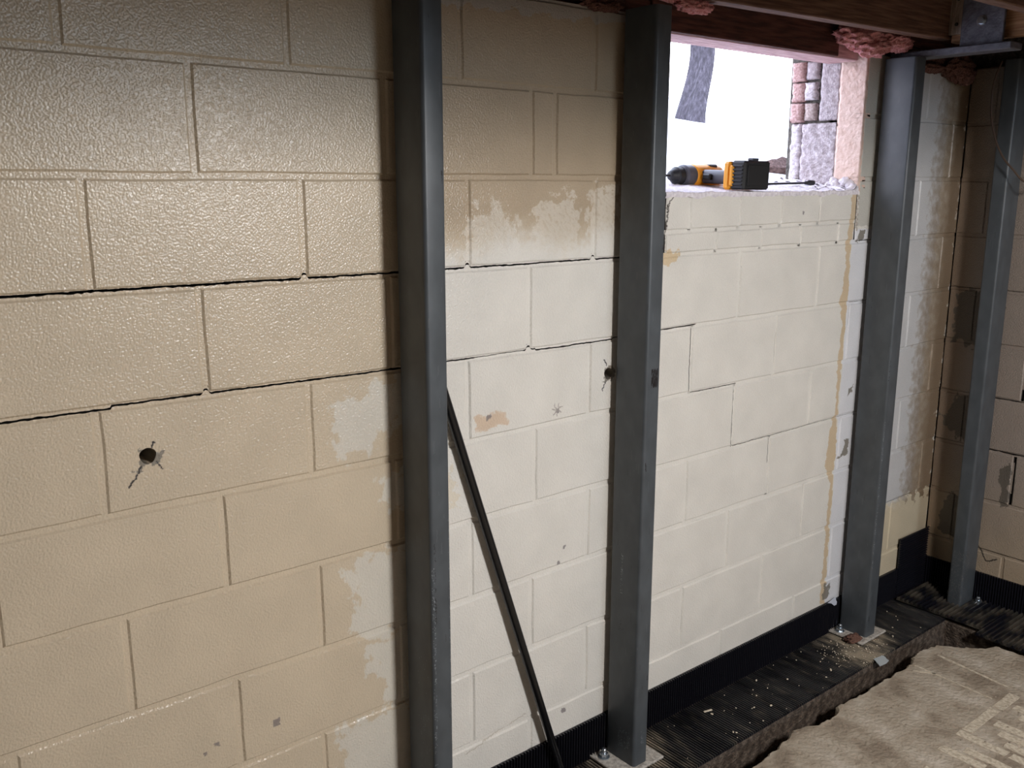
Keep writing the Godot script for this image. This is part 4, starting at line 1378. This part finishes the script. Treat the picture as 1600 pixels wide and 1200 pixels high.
# ------------------------------------------------------------------ bracket
func bracket() -> void:
	var b := thing("steel_bracket", "grey steel bracket running from the post top to a bolted plate on the joist", "bracket", Vector3(2.575, 1.818, 0.2))
	var st := new_st()
	bx(st, Vector3(0.02, 0.0, 0.0), Vector3(0.075, 0.022, 0.386), 0.003)
	obj("flat_bar", st, M.steel_grey, b)
	st = new_st()
	bx(st, Vector3(0.013, 0.105, 0.088), Vector3(0.01, 0.19, 0.132), 0.002)
	obj("upright_plate", st, M.steel_grey, b)
	st = new_st()
	var hex := PackedVector2Array()
	for k in 6: hex.append(Vector2(0.011 * cos(TAU * k / 6), 0.011 * sin(TAU * k / 6)))
	var bs := Basis(Vector3.BACK, Vector3.UP, Vector3.LEFT)
	lathe(st, [Vector2(0.016, 0), Vector2(0.016, 0.0025), Vector2(0, 0.0026)], Vector3(0.008, 0.083, 0.085), along(Vector3.LEFT), 18)
	prism(st, hex, 0.002, 0.012, Vector3(0.008, 0.083, 0.085), bs)
	obj("bolt", st, M.zinc, b)


# ------------------------------------------------------------------ drill
func drill() -> void:
	# lies on its side: battery to the room (+z), handle into the opening, chuck to the left (-x)
	var d := thing("cordless_drill", "yellow and black cordless drill lying on its side on the window sill", "drill", Vector3(1.885, 1.391, -0.03))
	d.rotation = Vector3(0.03, 0.0, 0.0)
	# battery
	var st := new_st()
	bx(st, Vector3(0.004, 0.044, 0.002), Vector3(0.124, 0.084, 0.05), 0.006)
	for k in 6:
		bx(st, Vector3(-0.060, 0.018 + 0.0105 * k, 0.004), Vector3(0.006, 0.005, 0.034), 0.001)
	bx(st, Vector3(0.004, 0.044, 0.028), Vector3(0.096, 0.06, 0.004), 0.001)
	obj("battery", st, M.tool_black, d)
	st = new_st()
	bx(st, Vector3(0.0, 0.042, -0.036), Vector3(0.126, 0.082, 0.026), 0.007)
	bx(st, Vector3(-0.058, 0.042, -0.018), Vector3(0.014, 0.06, 0.014), 0.004)
	obj("battery_foot", st, M.yellow, d)
	st = new_st()
	bx(st, Vector3(0.015, 0.090, 0.0), Vector3(0.03, 0.008, 0.02), 0.002)
	obj("battery_latch", st, M.tool_grey, d)
	# grip
	st = new_st()
	prism(st, round_rect(0.05, 0.042, 0.016, 5), -0.155, -0.045, Vector3(-0.004, 0.036, 0.0), Basis.IDENTITY, true)
	obj("grip", st, M.tool_grey, d)
	st = new_st()
	bx(st, Vector3(-0.034, 0.036, -0.128), Vector3(0.018, 0.018, 0.03), 0.004)
	obj("trigger", st, M.tool_black, d)
	# body along x
	var bx_ax := along(Vector3(-1, 0, 0))
	var c := Vector3(0.0, 0.038, -0.185)
	st = new_st()
	lathe(st, [Vector2(0, -0.088), Vector2(0.022, -0.087), Vector2(0.031, -0.078), Vector2(0.034, -0.02), Vector2(0.034, 0.045), Vector2(0.03, 0.05), Vector2(0, 0.05)], c, bx_ax, 28)
	obj("motor_housing", st, M.yellow, d)
	st = new_st()
	bx(st, c + Vector3(-0.012, 0.0, 0.030), Vector3(0.034, 0.03, 0.012), 0.003)
	bx(st, c + Vector3(0.04, 0.027, 0.004), Vector3(0.04, 0.016, 0.03), 0.004)
	obj("vent_panel", st, M.tool_black, d)
	st = new_st()
	lathe(st, [Vector2(0.031, 0.046), Vector2(0.0335, 0.055), Vector2(0.033, 0.085), Vector2(0.028, 0.09), Vector2(0.028, 0.096), Vector2(0.0, 0.096)], c, bx_ax, 28)
	obj("gear_collar", st, M.tool_grey, d)
	st = new_st()
	lathe(st, [Vector2(0.0, 0.094), Vector2(0.026, 0.095), Vector2(0.026, 0.118), Vector2(0.022, 0.122), Vector2(0.014, 0.140), Vector2(0.009, 0.144), Vector2(0, 0.145)], c, bx_ax, 28)
	obj("chuck", st, M.tool_black, d)
	st = new_st()
	lathe(st, [Vector2(0.0, 0.14), Vector2(0.0035, 0.141), Vector2(0.0035, 0.2), Vector2(0.001, 0.204), Vector2(0, 0.204)], c, bx_ax, 12)
	obj("bit", st, M.tool_black, d)


# ------------------------------------------------------------------ everything small
func small_things() -> void:
	# pipe leaning on the first post
	var foot := Vector3(1.11, -0.206, 0.032)
	var tip := Vector3(0.686, 1.105, 0.0135)
	var st := new_st()
	var L := foot.distance_to(tip)
	var d := (tip - foot).normalized()
	var p := thing("black_pipe", "long glossy black pipe leaning against the nearest steel post", "pipe", foot)
	lathe(st, [Vector2(0.0085, 0.004), Vector2(0.0085, 0.0), Vector2(0.0105, 0.0), Vector2(0.0112, 0.004), Vector2(0.0112, L - 0.003), Vector2(0.0105, L), Vector2(0.0085, L), Vector2(0.0085, L - 0.03)], Vector3.ZERO, along(d), 24)
	obj("barrel", st, M.pipe, p)
	# long thin masonry bit on the sill
	var s := thing("masonry_bit", "long thin dark drill bit lying on the sill by the right jamb", "drill bit", Vector3(2.33, 1.412, -0.13))
	st = new_st()
	var dir := Vector3(-0.21, -0.004, -0.06)
	lathe(st, [Vector2(0, 0), Vector2(0.0035, 0.001), Vector2(0.0035, 0.215), Vector2(0.001, 0.219)], Vector3.ZERO, along(dir), 10)
	obj("shaft", st, M.tool_black, s)
	st = new_st()
	lathe(st, [Vector2(0, -0.034), Vector2(0.008, -0.033), Vector2(0.009, -0.02), Vector2(0.006, 0.0), Vector2(0.004, 0.006)], Vector3.ZERO, along(dir), 14)
	obj("shank", st, M.tool_black, s)
	# insulation
	var tufts := [["pink_insulation", "tuft of pink fibreglass between the joist and the window's right corner", Vector3(2.36, 1.860, 0.018), Vector3(0.13, 0.035, 0.05), M.pink, 1.0],
		["pink_insulation", "small pink fibreglass wisp over the top of the far post bracket", Vector3(2.50, 1.860, 0.052), Vector3(0.075, 0.026, 0.04), M.pink, 5.0],
		["pink_insulation", "reddish brown scrap of insulation on the wall top left of the middle post", Vector3(1.20, 1.856, -0.012), Vector3(0.11, 0.018, 0.03), M.brown_wool, 9.0],
		["pink_insulation", "pale pink fibreglass hanging above the middle post's top", Vector3(1.44, 1.868, 0.075), Vector3(0.11, 0.02, 0.03), M.pink, 13.0],
		["brown_insulation", "dirty brown insulation hanging over the wall top in the far corner", Vector3(3.0, 1.815, 0.02), Vector3(0.10, 0.045, 0.035), M.brown_wool, 17.0],
		["brown_insulation", "ragged brown insulation strip on the wall top behind the bracket", Vector3(2.76, 1.835, 0.0), Vector3(0.16, 0.022, 0.03), M.brown_wool, 23.0]]
	for t in tufts:
		st = new_st()
		lump(st, t[2], t[3], 0.34, 1.7, t[5], 30, 48)
		lump(st, t[2] + Vector3(0.3, -0.2, 0.1) * t[3].x, t[3] * Vector3(0.6, 0.8, 0.8), 0.4, 2.0, t[5] + 2.2, 20, 30)
		tag(obj(t[0], st, t[4]), t[1], "insulation")
	# cable drooping in front of the far post
	st = new_st()
	var cv := Curve3D.new()
	var way := [[3.01, 1.825, 0.168], [3.0, 1.753, 0.152], [2.99, 1.655, 0.158], [2.98, 1.567, 0.185], [2.975, 1.501, 0.221], [2.975, 1.457, 0.26], [2.98, 1.418, 0.298], [3.0, 1.399, 0.354], [3.05, 1.446, 0.43]]
	for i in way.size():
		var a: Array = way[maxi(i - 1, 0)]
		var b: Array = way[mini(i + 1, way.size() - 1)]
		var tan := (Vector3(b[0], b[1], b[2]) - Vector3(a[0], a[1], a[2])) / 6.0
		cv.add_point(Vector3(way[i][0], way[i][1], way[i][2]), -tan, tan)
	var rows := []
	var bake := cv.tessellate_even_length(4, 0.012)
	for i in bake.size():
		var t := (bake[mini(i + 1, bake.size() - 1)] - bake[maxi(i - 1, 0)]).normalized()
		var u := t.cross(Vector3(1, 0.1, 0)).normalized()
		var v := t.cross(u)
		var row := []
		for k in 8: row.append(bake[i] + (u * cos(TAU * k / 8) + v * sin(TAU * k / 8)) * 0.0035)
		rows.append(row)
	var C := 8
	for i in rows.size() - 1:
		for k in C:
			var j := (k + 1) % C
			var na: Vector3 = (rows[i][k] - bake[i]).normalized()
			var nb: Vector3 = (rows[i][j] - bake[i]).normalized()
			tri(st, [rows[i][k], rows[i][j], rows[i + 1][j]], [na, nb, nb])
			tri(st, [rows[i][k], rows[i + 1][j], rows[i + 1][k]], [na, nb, na])
	tag(obj("cable", st, M.cable), "thin brown cable drooping across the top of the far post", "cable")
	# scraps
	st = new_st()
	var pr := PackedVector2Array([Vector2(2.399, 0.222), Vector2(2.446, 0.229), Vector2(2.444, 0.24), Vector2(2.436, 0.25), Vector2(2.43, 0.262), Vector2(2.405, 0.266), Vector2(2.371, 0.262)])
	prism(st, pr, 0.2125, 0.2105, Vector3.ZERO, Basis(Vector3.RIGHT, Vector3.BACK, Vector3.DOWN))
	tag(obj("tape_scrap", st, M.tape), "square scrap of grey tape on the membrane's front edge", "tape")
	st = new_st()
	pr = PackedVector2Array([Vector2(2.43, -0.088), Vector2(2.482, -0.078), Vector2(2.484, -0.092), Vector2(2.492, -0.102), Vector2(2.49, -0.112), Vector2(2.475, -0.112), Vector2(2.455, -0.097)])
	prism(st, pr, 0.0112, 0.0128)
	tag(obj("tape_scrap", st, M.tape_white), "white curl of tape at the membrane's top edge beside the post", "tape")
	st = new_st()
	lump(st, Vector3(2.462, -0.203, 0.104), Vector3(0.034, 0.014, 0.022), 0.6, 2.4, 31.0, 12, 16)
	tag(obj("rust_clod", st, M.rust), "crumbled rusty brown clod on the base plate of the post", "debris")
	st = new_st()
	bx(st, Vector3(1.695, -0.2125, 0.066), Vector3(0.032, 0.003, 0.007), 0.001, Basis(Vector3.UP, -0.25))
	tag(obj("wood_splinter", st, M.crumb), "pale wood splinter lying on the black membrane", "splinter")
	rng.seed = 5
	st = new_st()
	for i in 210:
		var x := rng.randf_range(1.35, 2.8)
		var z := rng.randf_range(0.02, 0.22)
		if i > 60:
			x = 2.40 + rng.randfn(0, 0.09)
			z = 0.13 + rng.randfn(0, 0.05)
		if z > 0.222 or z < 0.012 or (absf(x - 2.539) < 0.09 and z < 0.15): continue
		var e := rng.randf_range(0.0012, 0.0032)
		if i < 16: e *= 1.7
		bx(st, Vector3(x, -0.2125 + e * 0.4, z), Vector3(e * rng.randf_range(1, 2), e, e), e * 0.25, Basis(Vector3.UP, rng.randf() * TAU))
	tag(obj("plaster_crumbs", st, M.crumb), "pale plaster crumbs scattered over the black membrane", "debris", "", "stuff")
	# stones and spalls on the slab
	st = new_st()
	for i in 40:
		var x := rng.randf_range(1.5, 2.8)
		var z := rng.randf_range(0.36, 1.0)
		var e := rng.randf_range(0.0015, 0.004)
		lump(st, Vector3(x, -0.199, z), Vector3(e * 1.5, e * 0.6, e), 0.4, 2.0, i, 5, 7)
	tag(obj("concrete_crumbs", st, M.slab_edge), "small concrete crumbs lying on the slab", "debris", "", "stuff")
